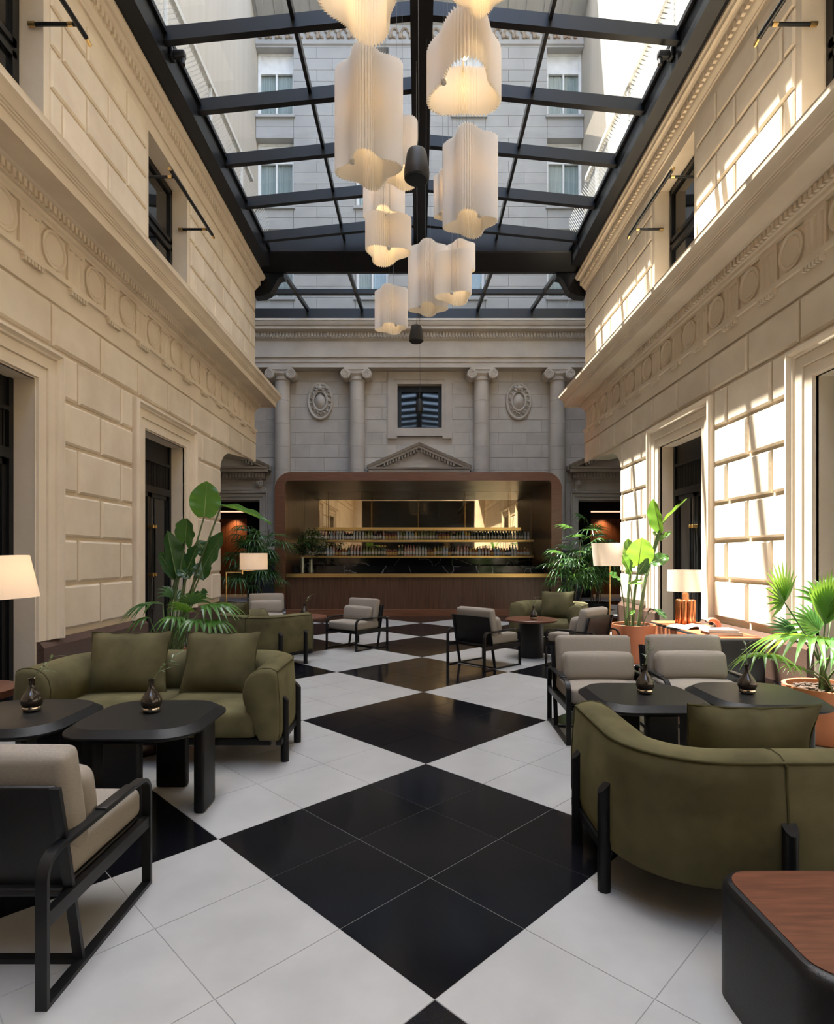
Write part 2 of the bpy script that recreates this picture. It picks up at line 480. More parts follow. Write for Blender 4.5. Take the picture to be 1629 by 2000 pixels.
CORN = [(0,5.34),(.03,5.34),(.03,5.38),(.055,5.40),(.06,5.44),(.10,5.44),(.10,5.53),(.14,5.545),(.17,5.57),(.20,5.575),(.44,5.575),(.44,5.56),
        (.455,5.56),(.455,5.68),(.47,5.685),(.47,5.71),(.485,5.715),(.485,5.735),(.50,5.74),(.515,5.77),(.53,5.80),(.555,5.83),(.575,5.845),(.575,5.90),(.58,5.92),(0,5.96)]
ARCH = [(0,4.50),(.03,4.505),(.03,4.795),(.06,4.80),(.06,4.865),(0,4.875)]
UCORN = [(0,8.56),(.03,8.56),(.03,8.585),(.045,8.61),(.07,8.64),(.08,8.67),(.08,8.81),(.10,8.82),(.135,8.85),(.15,8.875),(.19,8.885),(.20,8.93),(.225,8.96),(.225,9.0),(0,9.01)]

# shared frieze pieces (face +x)
mb = MB(); pr = []
w = .175
for k in range(3):
    y = -w + .012 + k*(2*w-.024)/3; dw = (2*w-.024)/3
    pr += [(.03, y), (.03, y+dw*.22), (.006, y+dw*.5), (.03, y+dw*.78)]
pr = [(0,-w),(.03,-w)] + pr + [(.03,w),(0,w)]
mb.prism(pr, 'z', 4.88, 5.30); mb.box(0,.036,-w,w,5.285,5.34)
triglyph_me = mb.mesh('triglyph'); triglyph_me.materials.append(M['stone'])
mb = MB(); mb.box(0,.05,-w,w,4.765,4.80)
for k in range(6):
    y = -w+.03+k*(2*w-.06)/5
    mb.prism([(0,y-.018),(.045,y-.018),(.045,y+.018),(0,y+.018)], 'z', 4.72, 4.765)
regula_me = mb.mesh('regula'); regula_me.materials.append(M['stone'])
mb = MB(); mb.lathe([(.225,0),(.225,.03),(.215,.036),(.195,.036),(.188,.028),(.182,.014),(.168,.014),(.16,.022),(.05,.026)], 40)
mb.v = [(z, x, y) for x, y, z in mb.v]
roundel_me = mb.mesh('roundel', 30); roundel_me.materials.append(M['stone'])

def rows_between(a, b, grid0, period, lo=.16):
    """block spans between a and b with joints on a grid"""
    js = [a]
    k = math.ceil((a + lo - grid0)/period)
    while grid0 + k*period < b - lo:
        js.append(grid0 + k*period); k += 1
    js.append(b)
    return list(zip(js[:-1], js[1:]))

def place_block(parent, s, X, y0, y1, z0, z1, t, key, gap=.034):
    me = block_mesh(y1-y0-gap, z1-z0-gap, t, key)
    link('block', me, None, parent, loc=(s*X, (y0+y1)/2, (z0+z1)/2), rot=(0,0,0 if s < 0 else PI))

door_n = win_n = 0
for s, X in WALLS:
    DOORS = (5.74, 9.91) if s < 0 else (5.65, 9.80); g0 = 7.83 if s < 0 else 7.72
    side = 'left' if s < 0 else 'right'
    def xs(t): return s*(X-t)
    def wbox(mb, y0, y1, z0, z1, t0=0, t1=-.6):
        a, b = xs(t0), xs(t1)
        mb.box(min(a,b), max(a,b), y0, y1, z0, z1)
    mb = MB()
    d1, d2 = DOORS; w1, w2 = WINS
    wbox(mb, -4, d1-DHW, 0, DTOP); wbox(mb, d1+DHW, d2-DHW, 0, DTOP); wbox(mb, d2+DHW, 12.6, 0, DTOP)
    wbox(mb, -4, 12.6, DTOP, WZ0)
    poly = [(12.6,WZ0),(12.6,3.28)] + [(12.6+.78*(1-math.cos(a)), 3.28+.60*math.sin(a)) for a in [k*PI/16 for k in range(1,9)]] + [(14.4,3.97),(END,4.06),(END,WZ0)]
    mb.prism(poly, 'x', xs(0), xs(-.6))
    wbox(mb, -4, w1-WHW, WZ0, WZ1); wbox(mb, w1+WHW, w2-WHW, WZ0, WZ1); wbox(mb, w2+WHW, END, WZ0, WZ1)
    wbox(mb, -4, END, WZ1, 9.0)
    wall = struct(obj('wall_'+side, mb, M['stone'], recalc=True))
    # lower ashlar: alternate courses
    zc = [.60, 1.17, 1.73, 2.28, 2.857, 3.40, 3.96, 4.495]
    P4 = 4.17/4
    for k in range(7):
        z0, z1 = zc[k], zc[k+1]
        off = 0 if k % 2 == 0 else P4/2
        if k < 6:
            spans = [(d1+1.20, d2-1.20), (d2+1.20, 12.585)]
        else:
            spans = [(3.0, END)]
        for a, b in spans:
            for y0, y1 in rows_between(a, b, g0+off, P4):
                if y0 >= 12.5 and k < 6: continue
                if k == 6 and z0 < 4.1 and y0 > 13.4: pass
                place_block(wall, s, X, y0, y1, z0, z1, .045, 'block', .045)
    # upper ashlar
    zu = [5.98, 6.50, 6.987, 7.485, 7.944, 8.42]
    for k in range(5):
        off = P4/2 if k % 2 == 0 else 0
        for a, b in ((w1+WHW+.09, w2-WHW-.09), (w2+WHW+.09, END-.02)):
            for y0, y1 in rows_between(a, b, 7.0 + off, P4):
                place_block(wall, s, X, y0, y1, zu[k], zu[k+1], .03, 'block', .04)
    # frieze with triglyphs and roundels
    for k in range(-4, 11):
        yt = 6.415 + .859*k
        if yt > END-.1: break
        r = (0,0,0 if s < 0 else PI)
        link('triglyph', triglyph_me, None, wall, loc=(s*X, yt, 0), rot=r)
        link('regula', regula_me, None, wall, loc=(xs(.03), yt, 0), rot=r)
        if yt + .43 < END - .2: link('roundel', roundel_me, None, wall, loc=(s*X, yt+.4325, 5.115), rot=r)
    # mouldings
    mb = MB(); mold(mb, s, X, CORN, -4, END)
    cor = obj('trim_%d' % (1 if s < 0 else 2), mb, M['stone'], smooth=25); struct(cor)
    mb = MB()
    y = -1.0
    while y < END+.05:
        a, b = xs(.10), xs(.145); mb.box(min(a,b), max(a,b), y, y+.05, 5.45, 5.53); y += .084
    o = obj('dentil_course', mb, M['stone'], cor); o['kind'] = 'stuff'
    mb = MB(); mold(mb, s, X, ARCH, -4, END); struct(obj('trim_%d' % (3 if s < 0 else 4), mb, M['stone']))
    mb = MB(); mold(mb, s, X, UCORN, -4, END)
    uc = struct(obj('trim_%d' % (5 if s < 0 else 6), mb, M['stone'], smooth=25))
    mb = MB(); y = 2.0
    while y < END+.1:
        a, b = xs(.08), xs(.13); mb.box(min(a,b), max(a,b), y, y+.055, 8.70, 8.80); y += .105
    o = obj('dentil_course', mb, M['stone'], uc); o['kind'] = 'stuff'
    # granite plinth
    mb = MB()
    PL = [(0,0),(.085,0),(.085,.465),(.03,.53),(.02,.54),(0,.54)]
    for a, b in ((-4, d1-DHW-.06), (d1+DHW+.03, d2-DHW-.03), (d2+DHW+.03, 12.62)):
        mb.prism([(xs(t), z) for t, z in PL], 'y', a, b)
    struct(obj('baseboard_'+side, mb, M['plinth']))
    # doors
    for yc in DOORS:
        door_n += 1
        root = struct(bpy.data.objects.new('door_%d' % door_n, None)); C.objects.link(root); root.location = (s*X, yc, 0)
        def L(t): return -s*t          # local x of a protrusion
        prof = [(.40,0),(.40,.085),(.385,.11),(.35,.115),(.335,.09),(.32,.075),(.30,.07),(.285,.045),(.275,.045),(.275,.055),(.16,.052),(.155,.03),(.145,.03),(.145,.036),(.02,.032),(.012,.004),(0,.0),(0,-.03)]
        mb = MB(); rows = []
        for e in range(4):
            sy, top = (-1, e in (1,2)) if e < 2 else (1, e in (1,2))
            rows.append([(L(t), sy*(DHW+o), (DTOP+o) if top else .54) for o, t in prof])
        mb.grid(rows); obj('architrave', mb, M['stone'], root, smooth=20)
        def dbox(name, m, t0, t1, y0, y1, z0, z1, par=root):
            mb = MB(); mb.box(min(L(t0),L(t1)), max(L(t0),L(t1)), y0, y1, z0, z1); return obj(name, mb, M[m], par)
        H = DHW
        dbox('recess', 'void', -.56, -.60, -H, H, 0, DTOP)
        dbox('frame', 'black_metal', -.24, -.36, -H, -H+.07, 0, DTOP); dbox('frame', 'black_metal', -.24, -.36, H-.07, H, 0, DTOP)
        dbox('transom_panel', 'black_metal', -.27, -.33, -H+.07, H-.07, 3.18, DTOP)
        dbox('rail', 'black_metal', -.23, -.36, -H+.07, H-.07, 3.13, 3.18); dbox('rail', 'black_metal', -.23, -.36, -H+.07, H-.07, 2.60, 2.72)
        mb = MB()
        for k in range(30):
            y = -H+.085 + k*(2*H-.17)/30
            mb.box(min(L(-.26),L(-.30)), max(L(-.26),L(-.30)), y, y+.022, 2.72, 3.13)
        mb.box(min(L(-.31),L(-.33)), max(L(-.31),L(-.33)), -H+.07, H-.07, 2.72, 3.13)
        obj('louvre', mb, M['black_metal'], root)
        for q in (-1, 1):
            y0, y1 = (-H+.07, -.01) if q < 0 else (.01, H-.07)
            lf = dbox('door_leaf', 'dark_glass', -.29, -.31, y0+.06, y1-.06, .12, 2.54)
            mb = MB()
            for (a,b,c,d) in ((y0,y0+.07,0,2.6),(y1-.07,y1,0,2.6),(y0,y1,0,.13),(y0,y1,2.53,2.6)):
                mb.box(min(L(-.27),L(-.33)), max(L(-.27),L(-.33)), a, b, c, d)
            obj('leaf_frame', mb, M['black_metal'], lf)
            hy = -.05 if q < 0 else .05
            mb = MB(); mb.tube([(L(-.2), hy, 1.16), (L(-.2), hy, 2.06)], .016, 8)
            obj('pull_bar', mb, M['black_metal'], lf)
            for hz in (1.2, 2.02):
                mb = MB(); mb.rbox((L(-.225), hy, hz), (.10, .05, .06), .008, 2); obj('pull_bracket', mb, M['brass_thin'], lf)
    # upper windows
    for yc in WINS:
        win_n += 1
        root = struct(bpy.data.objects.new('window_%d' % win_n, None)); C.objects.link(root); root.location = (s*X, yc, 0)
        def L(t): return -s*t
        def wb(mb, t0, t1, y0, y1, z0, z1): mb.box(min(L(t0),L(t1)), max(L(t0),L(t1)), y0, y1, z0, z1)
        H = WHW
        mb = MB()
        for a in ((-H,-H+.08,WZ0,WZ1),(H-.08,H,WZ0,WZ1),(-H,H,WZ1-.08,WZ1),(-H,H,WZ0,WZ0+.08)): wb(mb, -.28, -.36, *a)
        obj('window_frame', mb, M['black_metal'], root)
        for z0, z1 in ((WZ0+.08, 7.22), (7.30, WZ1-.08)):
            mb = MB()
            y0, y1 = -H+.08, H-.08
            for a in ((y0,y0+.07,z0,z1),(y1-.07,y1,z0,z1),(y0,y1,z0,z0+.07),(y0,y1,z1-.07,z1)): wb(mb, -.25, -.33, *a)
            sash = obj('sash', mb, M['black_metal'], root)
            mb = MB(); wb(mb, -.29, -.30, y0+.07, y1-.07, z0+.07, z1-.07); obj('pane', mb, M['dark_glass'], sash)
        mb = MB(); wb(mb, -.28, -.34, -H+.08, H-.08, 7.22, 7.30); obj('transom_bar', mb, M['black_metal'], root)
        mb = MB(); wb(mb, -.5, -.55, -H, H, WZ0, WZ1); obj('recess', mb, M['void'], root)
        mb = MB(); mb.tube([(L(.42), -.93, 7.60), (L(.42), .90, 7.60)], .030, 10)
        rail = obj('awning_rail', mb, M['black_metal'], root, smooth=40)
        for e in (-1, 1):
            yy = e*.745
            mb = MB(); mb.tube([(L(-.13), yy, 7.61), (L(.40), yy, 7.61)], .023, 8); obj('bracket_arm', mb, M['black_metal'], rail, smooth=40)
            mb = MB(); mb.tube([(L(.30), yy, 7.61), (L(.36), yy, 7.61)], .026, 8); mb.tube([(L(-.15), yy, 7.61), (L(-.07), yy, 7.61)], .03, 8)
            mb.tube([(L(.42), e*.90 if e > 0 else -.93, 7.6), (L(.42), e*.99, 7.58)], .024, 8)
            obj('brass_fitting', mb, M['brass_thin'], rail, smooth=40)

# ------------------------------------------------------------------ rear wall (seen only in the bar mirror) and side passages
mb = MB(); mb.box(-5, 5, -4.5, -4, 5.25, 9.0); mb.box(-5, -3.75, -4.5, -4, 0, 5.25); mb.box(3.75, 5, -4.5, -4, 0, 5.25)
rear = struct(obj('wall_rear', mb, M['stone']))
mb = MB(); mb.box(-3.75, 3.75, -4.4, -4.3, 0, 5.25); obj('dark_glazing', mb, M['dark_glass'], rear)
mb = MB()
for s in (-1, 1):
    mb.box(*sorted((s*4.9, s*9.2)), 12.3, 12.6, 0, 9.2)
    mb.box(*sorted((s*8.9, s*9.2)), 12.6, 20, 0, 9.2)
struct(obj('wall_passage', mb, M['cool_lit_stone']))
mb = MB()
for s in (-1, 1):
    mb.box(*sorted((s*5.7, s*9.2)), 12.3, 20.3, 9.2, 9.4)
    mb.box(*sorted((s*4.6, s*6.2)), -4.5, 15.45, 9.0, 9.06)
struct(obj('roof', mb, M['cool_lit_stone']))

# ================================================================== BACK WALL
YB = 20.0; k20 = YB/F
mb = MB()
DCX, DW2, DT = 6.85, 1.38, 3.46
for a, b in ((-9.2,-DCX-DW2), (-DCX+DW2, DCX-DW2+.05), (DCX+DW2+.05, 9.2)): mb.box(a, b, YB, YB+.6, 0, DT)
WX0, WX1, BZ0, BZ1 = -.72, .81, 5.95, 7.46
mb.box(-9.2, WX0, YB, YB+.6, DT, 9.4); mb.box(WX1, 9.2, YB, YB+.6, DT, 9.4)
mb.box(WX0, WX1, YB, YB+.6, DT, BZ0); mb.box(WX0, WX1, YB, YB+.6, BZ1, 9.4)
wb_ = struct(obj('wall_back', mb, M['cool_lit_stone']))
# ashlar courses
BLB = {}
def back_block(x0, x1, z0, z1, gap=.014, t=.012):
    w, hh = x1-x0-gap, z1-z0-gap
    k = (round(w,3), round(hh,3))
    if k not in BLB:
        a, b, c = w/2, hh/2, .008
        mb = MB(); mb.add([(-a,0,-b),(a,0,-b),(a,0,b),(-a,0,b),(-a+c,-t,-b+c),(a-c,-t,-b+c),(a-c,-t,b-c),(-a+c,-t,b-c)],
                          [(0,1,5,4),(1,2,6,5),(2,3,7,6),(3,0,4,7),(4,5,6,7)])
        me = mb.mesh('block'); me.materials.append(M['cool_lit_block']); BLB[k] = me
    link('block', BLB[k], None, wb_, loc=((x0+x1)/2, YB, (z0+z1)/2))
hrow = .434
for r in range(9):
    z0 = 4.06 + r*hrow; z1 = z0 + hrow
    js = [-5.75 + (r % 2)*.5 + k*1.0 for k in range(13)]
    for x0 in js:
        x1 = min(x0 + 1.0, 5.85)
        segs = [(x0, x1)]
        if z1 > 5.62 and z0 < 7.9:
            segs = []
            if x0 < -1.08: segs.append((x0, min(x1, -1.08)))
            if x1 > 1.17: segs.append((max(x0, 1.17), x1))
        for a, b in segs:
            if b - a > .12: back_block(a, b, z0, z1)
# window above the bar
win = struct(bpy.data.objects.new('window_5', None)); C.objects.link(win); win.location = (.045, YB, 0)
mb = MB()
X0, X1 = WX0-.045, WX1-.045
o_ = [(X0-.33,BZ0-.3),(X1+.33,BZ0-.3),(X1+.33,BZ1+.42),(X0-.33,BZ1+.42)]; m_ = [(X0-.12,BZ0-.12),(X1+.12,BZ0-.12),(X1+.12,BZ1+.14),(X0-.12,BZ1+.14)]; i_ = [(X0,BZ0),(X1,BZ0),(X1,BZ1),(X0,BZ1)]
mb.ring(o_, m_, 'y', -.075, 0); mb.ring(m_, i_, 'y', -.05, 0)
mb.box(X0-.33, X0-.02, -.12, 0, BZ0-.38, BZ0-.28); mb.box(X1+.02, X1+.33, -.12, 0, BZ0-.38, BZ0-.28); mb.box(X0-.02, X1+.02, -.10, 0, BZ0-.30, BZ0-.22)
obj('stone_surround', mb, M['cool_lit_stone'], win)
mb = MB(); mb.ring([(X0,BZ0),(X1,BZ0),(X1,BZ1),(X0,BZ1)], [(X0+.13,BZ0+.08),(X1-.11,BZ0+.08),(X1-.11,BZ1-.2),(X0+.13,BZ1-.2)], 'y', .22, .32)
obj('window_frame', mb, M['black_metal'], win)
mb = MB(); mb.box(X0+.1, X1-.1, .28, .30, BZ0+.05, BZ1-.15); obj('pane', mb, M['dark_glass'], win)
mb = MB(); mb.box(X0, X1, .5, .55, BZ0, BZ1); obj('recess', mb, M['void'], win)

# columns with Ionic capitals
for cx in (-4.64, -2.09, 2.16, 4.745):
    col = bpy.data.objects.new('column', None); C.objects.link(col); col.parent = wb_; col.location = (cx, 19.78, 0)
    zs = [2.12, 2.9, 3.68, 4.46, 5.24, 6.02, 6.80, 7.50]
    for a, b in zip(zs[:-1], zs[1:]):
        f = lambda z: .285 - .03*((z-2.1)/5.4)**1.5
        mb = MB(); mb.lathe([(f(a)-.005,a+.002),(f(a),a+.006),(f(b),b-.006),(f(b)-.005,b-.002)], 28); obj('drum', mb, M['cool_lit_stone'], col, smooth=20)
    mb = MB(); mb.lathe([(.40,1.86),(.40,1.94),(.38,1.95),(.40,1.98),(.38,2.02),(.32,2.03),(.32,2.06),(.345,2.08),(.33,2.12)], 28); mb.box(-.42,.42,-.42,.25,1.74,1.87)
    obj('base', mb, M['cool_lit_stone'], col, smooth=40)
    mb = MB(); mb.lathe([(.255,7.46),(.29,7.49),(.29,7.52),(.25,7.53),(.25,7.60),(.32,7.68),(.32,7.72)], 24); mb.box(-.40,.40,-.33,.25,7.80,7.90); mb.box(-.36,.36,-.30,.25,7.70,7.81)
    obj('capital', mb, M['cool_lit_stone'], col, smooth=40)
    for q in (-1, 1):
        mb = MB()
        mb.lathe([(.165,0),(.165,.5)], 20); mb.v = [(x + q*.36, -.36 + z, y + 7.655) for x, y, z in mb.v]
        sp = []
        for k in range(40):
            a = k*.42; r = .15*(1 - k/44)
            sp.append((q*.36 + q*r*math.sin(a), -.365, 7.655 + r*math.cos(a)))
        mb.tube(sp, [.022*(1-k/60) for k in range(40)], 6)
        obj('volute', mb, M['cool_lit_stone'], col, smooth=40)
# entablature
ENT = [(19.55,7.90),(19.55,8.07),(19.52,8.07),(19.52,8.21),(19.47,8.22),(19.47,8.28),(19.56,8.30),(19.56,8.79),(19.50,8.85),(19.46,8.85),(19.46,9.03),(19.40,9.06),(19.22,9.08),(19.22,9.17),(19.18,9.18),(19.15,9.22),(19.11,9.30),(19.09,9.31),(19.09,9.37),(20.3,9.37),(20.3,7.90)]
mb = MB(); mb.prism(ENT, 'x', -9.0, 9.0); ent = struct(obj('trim_7', mb, M['cool_lit_stone']))
mb = MB(); x = -5.9
while x < 6.0: mb.box(x, x+.055, 19.40, 19.46, 8.88, 9.02); x += .105
o = obj('dentil_course', mb, M['cool_lit_stone'], ent); o['kind'] = 'stuff'
mb = MB()
for a, b in ((-9.2,-DCX-DW2-.1), (-DCX+DW2+.1, DCX-DW2-.05), (DCX+DW2+.15, 9.2)):
    mb.prism([(YB,0),(19.32,0),(19.32,1.70),(19.36,1.75),(YB,1.75)], 'x', a, b)
struct(obj('baseboard_back', mb, mat('dark_stone_plinth', (.035,.036,.042,1), rough=.4, coords='World')))
# cartouches
for cx, cz in ((-3.375, 6.86), (3.45, 6.86)):
    mb = MB()
    def oval(a, b, y, n=36): return [(a*math.sin(2*PI*k/n), y, b*math.cos(2*PI*k/n)) for k in range(n)]
    sect = [(.05*math.cos(a), .05*math.sin(a)) for a in [k*PI/4 for k in range(8)]]
    mb.sweep(oval(.40,.60,-.05), sect, (0,1,0), closed=True)
    mb.sweep(oval(.235,.33,-.09), [(x*.8,y*.8) for x,y in sect], (0,1,0), closed=True)
    rows = []
    for i in range(9):
        f = i/8; rows.append([(x*f, -.13*math.cos(f*PI/2)-.03, z*f) for x,_,z in oval(.20,.29,0)+[oval(.20,.29,0)[0]]])
    mb.grid(rows)
    rows = [[(x, -.02, z) for x,_,z in oval(.40,.60,0)+[oval(.40,.60,0)[0]]], [(x*.6, -.06, z*.58) for x,_,z in oval(.40,.60,0)+[oval(.40,.60,0)[0]]]]
    mb.grid(rows)
    for k in range(16):
        a = 2*PI*k/16 + .1; r = .055 + .02*(k % 2)
        px_, pz_ = .315*math.sin(a), .465*math.cos(a)
        pts = [(px_ + r*math.cos(q), -.10+.012*q, pz_ + r*math.sin(q)) for q in [t*.7 for t in range(8)]]
        mb.tube(pts, [.028-.002*t for t in range(8)], 6)
    for dx, dz, r in ((0,.43,.085),(-.11,.45,.055),(.11,.45,.055),(0,.53,.05),(-.1,.36,.045),(.1,.36,.045)):
        mb.rbox((dx,-.12,dz), (2*r,2*r,2*r), r, 3)
    obj('cartouche', mb, M['cool_lit_stone'], wb_, loc=(cx, YB-.01, cz), smooth=40)
# pediments
def pediment(cx, hw, z0, rise, name='pediment'):
    p = bpy.data.objects.new(name, None); C.objects.link(p); p.parent = wb_; p.location = (cx, YB, z0)
    mb = MB()
    mb.prism([(0,-.02),(-.34,-.02),(-.34,.07),(-.40,.09),(-.42,.14),(0,.14)], 'x', -hw, hw)
    obj('cornice', mb, M['cool_lit_stone'], p)
    for q in (-1, 1):
        mb = MB(); sl = rise/hw
        sect = [(0,0),(-.30,0),(-.30,.07),(-.36,.09),(-.42,.17),(0,.17)]
        rows = [[(q*x, y, z + .06 + sl*(hw-x)) for y, z in sect] for x in (hw+.06, 0)]
        mb.grid([r + [r[0]] for r in rows]); mb.add(rows[0], [tuple(range(6))])
        obj('raking_cornice', mb, M['cool_lit_stone'], p)
    mb = MB(); mb.prism([(-hw+.1,.14),(hw-.1,.14),(0,.1+rise)], 'y', -.06, 0); obj('tympanum', mb, M['cool_lit_stone'], p)
    mb = MB()
    for q in (-1, 1):
        for k in range(15):
            x = .08 + k*.1; z = sl*(hw-x) + .0
            if z > .22: mb.box(q*x-.025, q*x+.025, -.26, 0, z-.04, z+.07)
    o = obj('dentil_course', mb, M['cool_lit_stone'], p); o['kind'] = 'stuff'
    return p
pediment(.03, 1.72, 4.40, .76)
for s in (-1, 1):
    cx = s*DCX + (.05 if s > 0 else 0)
    p = pediment(cx, 1.74, 4.42, .78)
    mb = MB(); mb.box(-1.6,1.6,-.16,0,-.24,-.02); x = -1.58
    while x < 1.58: mb.box(x, x+.06, -.24, -.15, -.20, -.05); x += .11
    o = obj('bed_dentils', mb, M['cool_lit_stone'], p); o['kind'] = 'stuff'
    mb = MB(); mb.box(-1.5,1.5,-.06,0,-.72,-.24); mb.ring([(-1.15,-.62),(1.15,-.62),(1.15,-.32),(-1.15,-.32)], [(-1.11,-.58),(1.11,-.58),(1.11,-.36),(-1.11,-.36)], 'y', -.08, -.05)
    obj('frieze_panel', mb, M['cool_lit_stone'], p)
    for q in (-1, 1):
        mb = MB(); sp = []
        for k in range(26):
            a = k*.5; r = .13*(1-k/28); sp.append((q*(1.40 + r*math.sin(a)*.9), -.12-.004*k, -.40 + r*math.cos(a)))
        mb.tube(sp, .03, 6)
        sp = [(q*(1.53 + .09*(1-k/20)*math.sin(k*.5)), -.1, -.64 + .09*(1-k/20)*math.cos(k*.5)) for k in range(18)]
        mb.tube(sp, .025, 6); mb.box(min(q*1.28,q*1.52), max(q*1.28,q*1.52), -.1, 0, -.70, -.26)
        obj('console_scroll', mb, M['cool_lit_stone'], p, smooth=40)
    mb = MB(); rows = []
    prof = [(.28,0),(.28,.09),(.25,.10),(.22,.06),(.12,.06),(.11,.035),(0,.03),(0,-.1)]
    for e in range(4):
        sy, top = (-1 if e < 2 else 1), e in (1, 2)
        rows.append([(sy*(DW2+o), -t, (DT-4.42+o) if top else (-4.42+.02)) for o, t in prof])
    mb.grid(rows); obj('door_surround', mb, M['cool_lit_stone'], p)
    # lobby behind the doorway
    x0, x1 = cx-2.3, cx+2.3
    mb = MB(); mb.box(x0-.1, x1+.1, 24.3, 24.5, 0, 4.2); mb.box(x0-.1, x0, 20.6, 24.4, 0, 4.2); mb.box(x1, x1+.1, 20.6, 24.4, 0, 4.2); mb.box(x0, x1, 20.6, 24.4, 4.0, 4.2)
    struct(obj('wall_lobby_%s' % ('left' if s < 0 else 'right'), mb, M['dark_wall']))
    pan = thing('wood_panel', 'lit red brown wood panel wall inside the %s doorway' % ('left' if s < 0 else 'right'), 'panel', (cx, 23.4, 0))
    mb = MB(); mb.box(-1.9, 1.9, 0, .08, 0, 3.2); obj('backing', mb, M['dark_wall'], pan)
    for k in range(8):
        mb = MB(); mb.box(-1.85+k*.465, -1.85+k*.465+.45, -.03, 0, 0, 3.05); obj('panel', mb, M['lobby_wood'], pan)
    ls = thing('cove_light', 'glowing pink cove light strip above the %s doorway wood panel' % ('left' if s < 0 else 'right'), 'light', (cx, 22.3, 3.22))
    mb = MB(); mb.box(-1.5, 1.5, 0, .05, 0, .05); obj('diffuser', mb, M['strip'], ls)
    mb = MB(); mb.box(-1.6, 1.6, .0, .06, .05, .8); obj('bulkhead', mb, M['dark_wall'], ls)
    for q in (-1, 1):
        ld = bpy.data.lights.new('downlight', 'SPOT'); ld.energy = 45; ld.color = (1,.62,.34); ld.spot_size = 2.0; ld.spot_blend = 1.0; ld.shadow_soft_size = .04
        lo = bpy.data.objects.new('downlight', ld); C.objects.link(lo); lo.location = (cx - s*.7*q - s*.2, 23.1, 3.1); lo.rotation_euler = (.22, 0, 0)
    cur = thing('curtain', 'charcoal pleated curtain hanging at the inner edge of the %s doorway' % ('left' if s < 0 else 'right'), 'curtain', (cx - s*1.0, 21.2, 0))
    n = 60; rows = []
    for z in (0.02, 3.5):
        rows.append([(-.42 + .84*k/n, .05*math.sin(k*.95) + .015*math.sin(k*2.3), z) for k in range(n+1)])
    mb = MB(); mb.grid(rows); obj('drape', mb, M['dark_curtain'], cur, smooth=60)

# ================================================================== SKYLIGHT
ceil = struct(bpy.data.objects.new('ceiling', None)); C.objects.link(ceil); ceil.location = (0, 0, 9.0)
ZC = 9.0
SC = .05; HX = 3.9
RY = [14.34 - 1.385*k for k in range(13)]
ridge = lambda x: .40*(1 - abs(x-SC)/HX)            # rise above eaves
for y in RY:
    for q in (-1, 1):
        mb = MB(); a, b = SC+q*HX, SC+q*.10
        mb.prism([(a,.30),(b,.30+ridge(b)),(b,.53+ridge(b)),(a,.53)], 'y', y-.035, y+.035)
        mb.prism([(a,.295),(b,.295+ridge(b)),(b,.31+ridge(b)),(a,.31)], 'y', y-.055, y+.055)
        obj('rafter', mb, M['roof_metal'], ceil)
mb = MB(); mb.box(SC-.12, SC+.12, -3.8, 14.95, .56, .96); mb.box(SC-.17, SC+.17, -3.8, 14.95, .54, .58); obj('ridge_beam', mb, M['roof_metal'], ceil)
for q in (-1, 1):
    x = SC+q*1.95
    mb = MB(); mb.box(x-.03, x+.03, -3.8, 14.95, .30+ridge(x)+.14, .30+ridge(x)+.27); obj('glazing_bar', mb, M['roof_metal'], ceil)
    e = SC+q*HX; o = SC+q*(HX+.2)
    mb = MB(); mb.prism([(o,.01),(e,.05),(e,.54),(o+q*.06,.54),(o+q*.06,.01)], 'y', -4.2, 15.0); mb.prism([(e,.42),(e-q*.05,.42),(e-q*.05,.50),(e,.50)], 'y', -4.2, 15.0)
    obj('side_beam', mb, M['roof_metal'], ceil)
    # cornice end in shade, painted black as a bracket under the beam
    mb = MB()
    pl = [(o+q*.35,.12),(SC+q*3.65,.12),(SC+q*3.66,.02)] + [(SC+q*(3.72+.5*t), .02-.52*math.sin(t*PI/2)**1.5 + .03*math.sin(t*9)) for t in [k/8 for k in range(9)]] + [(o+q*.35,-.5)]
    mb.prism(pl, 'y', 15.55, 15.85); obj('shaded_cornice_end', mb, M['roof_metal'], ceil)
PANES = {}
for y0, y1 in zip(RY[1:], RY[:-1]):
    for q in (-1, 1):
        for a, b in ((.12, 1.92), (1.98, 3.88)):
            k = (q, a)
            if k not in PANES:
                xa, xb = SC+q*a, SC+q*b; za, zb = .535+ridge(xa), .535+ridge(xb); L2 = 1.385/2-.002
                mb = MB(); mb.add([(xa,-L2,za),(xb,-L2,zb),(xb,L2,zb),(xa,L2,za)], [(0,1,2,3)])
                me = mb.mesh('pane'); me.materials.append(M['glass_roof']); PANES[k] = me
            link('pane', PANES[k], None, ceil, loc=(0,(y0+y1)/2,0))
for q in (-1, 1):       # last panes up to the end beam
    for a, b in ((.12, 1.92), (1.98, 3.88)):
        xa, xb = SC+q*a, SC+q*b; za, zb = .535+ridge(xa), .535+ridge(xb)
        mb = MB(); mb.add([(xa,14.34,za),(xb,14.34,zb),(xb,14.95,zb),(xa,14.95,za)], [(0,1,2,3)]); obj('pane', mb, M['glass_roof'], ceil)
mb = MB(); mb.prism([(14.9,.80),(14.9,.36),(14.94,.34),(15.5,.13),(15.62,.13),(15.62,.80)], 'x', SC-4.3, SC+4.3)
mb.prism([(SC-HX,.8),(SC+HX,.8),(SC,1.0)], 'y', 14.9, 15.6)
obj('end_beam', mb, M['roof_metal'], ceil)
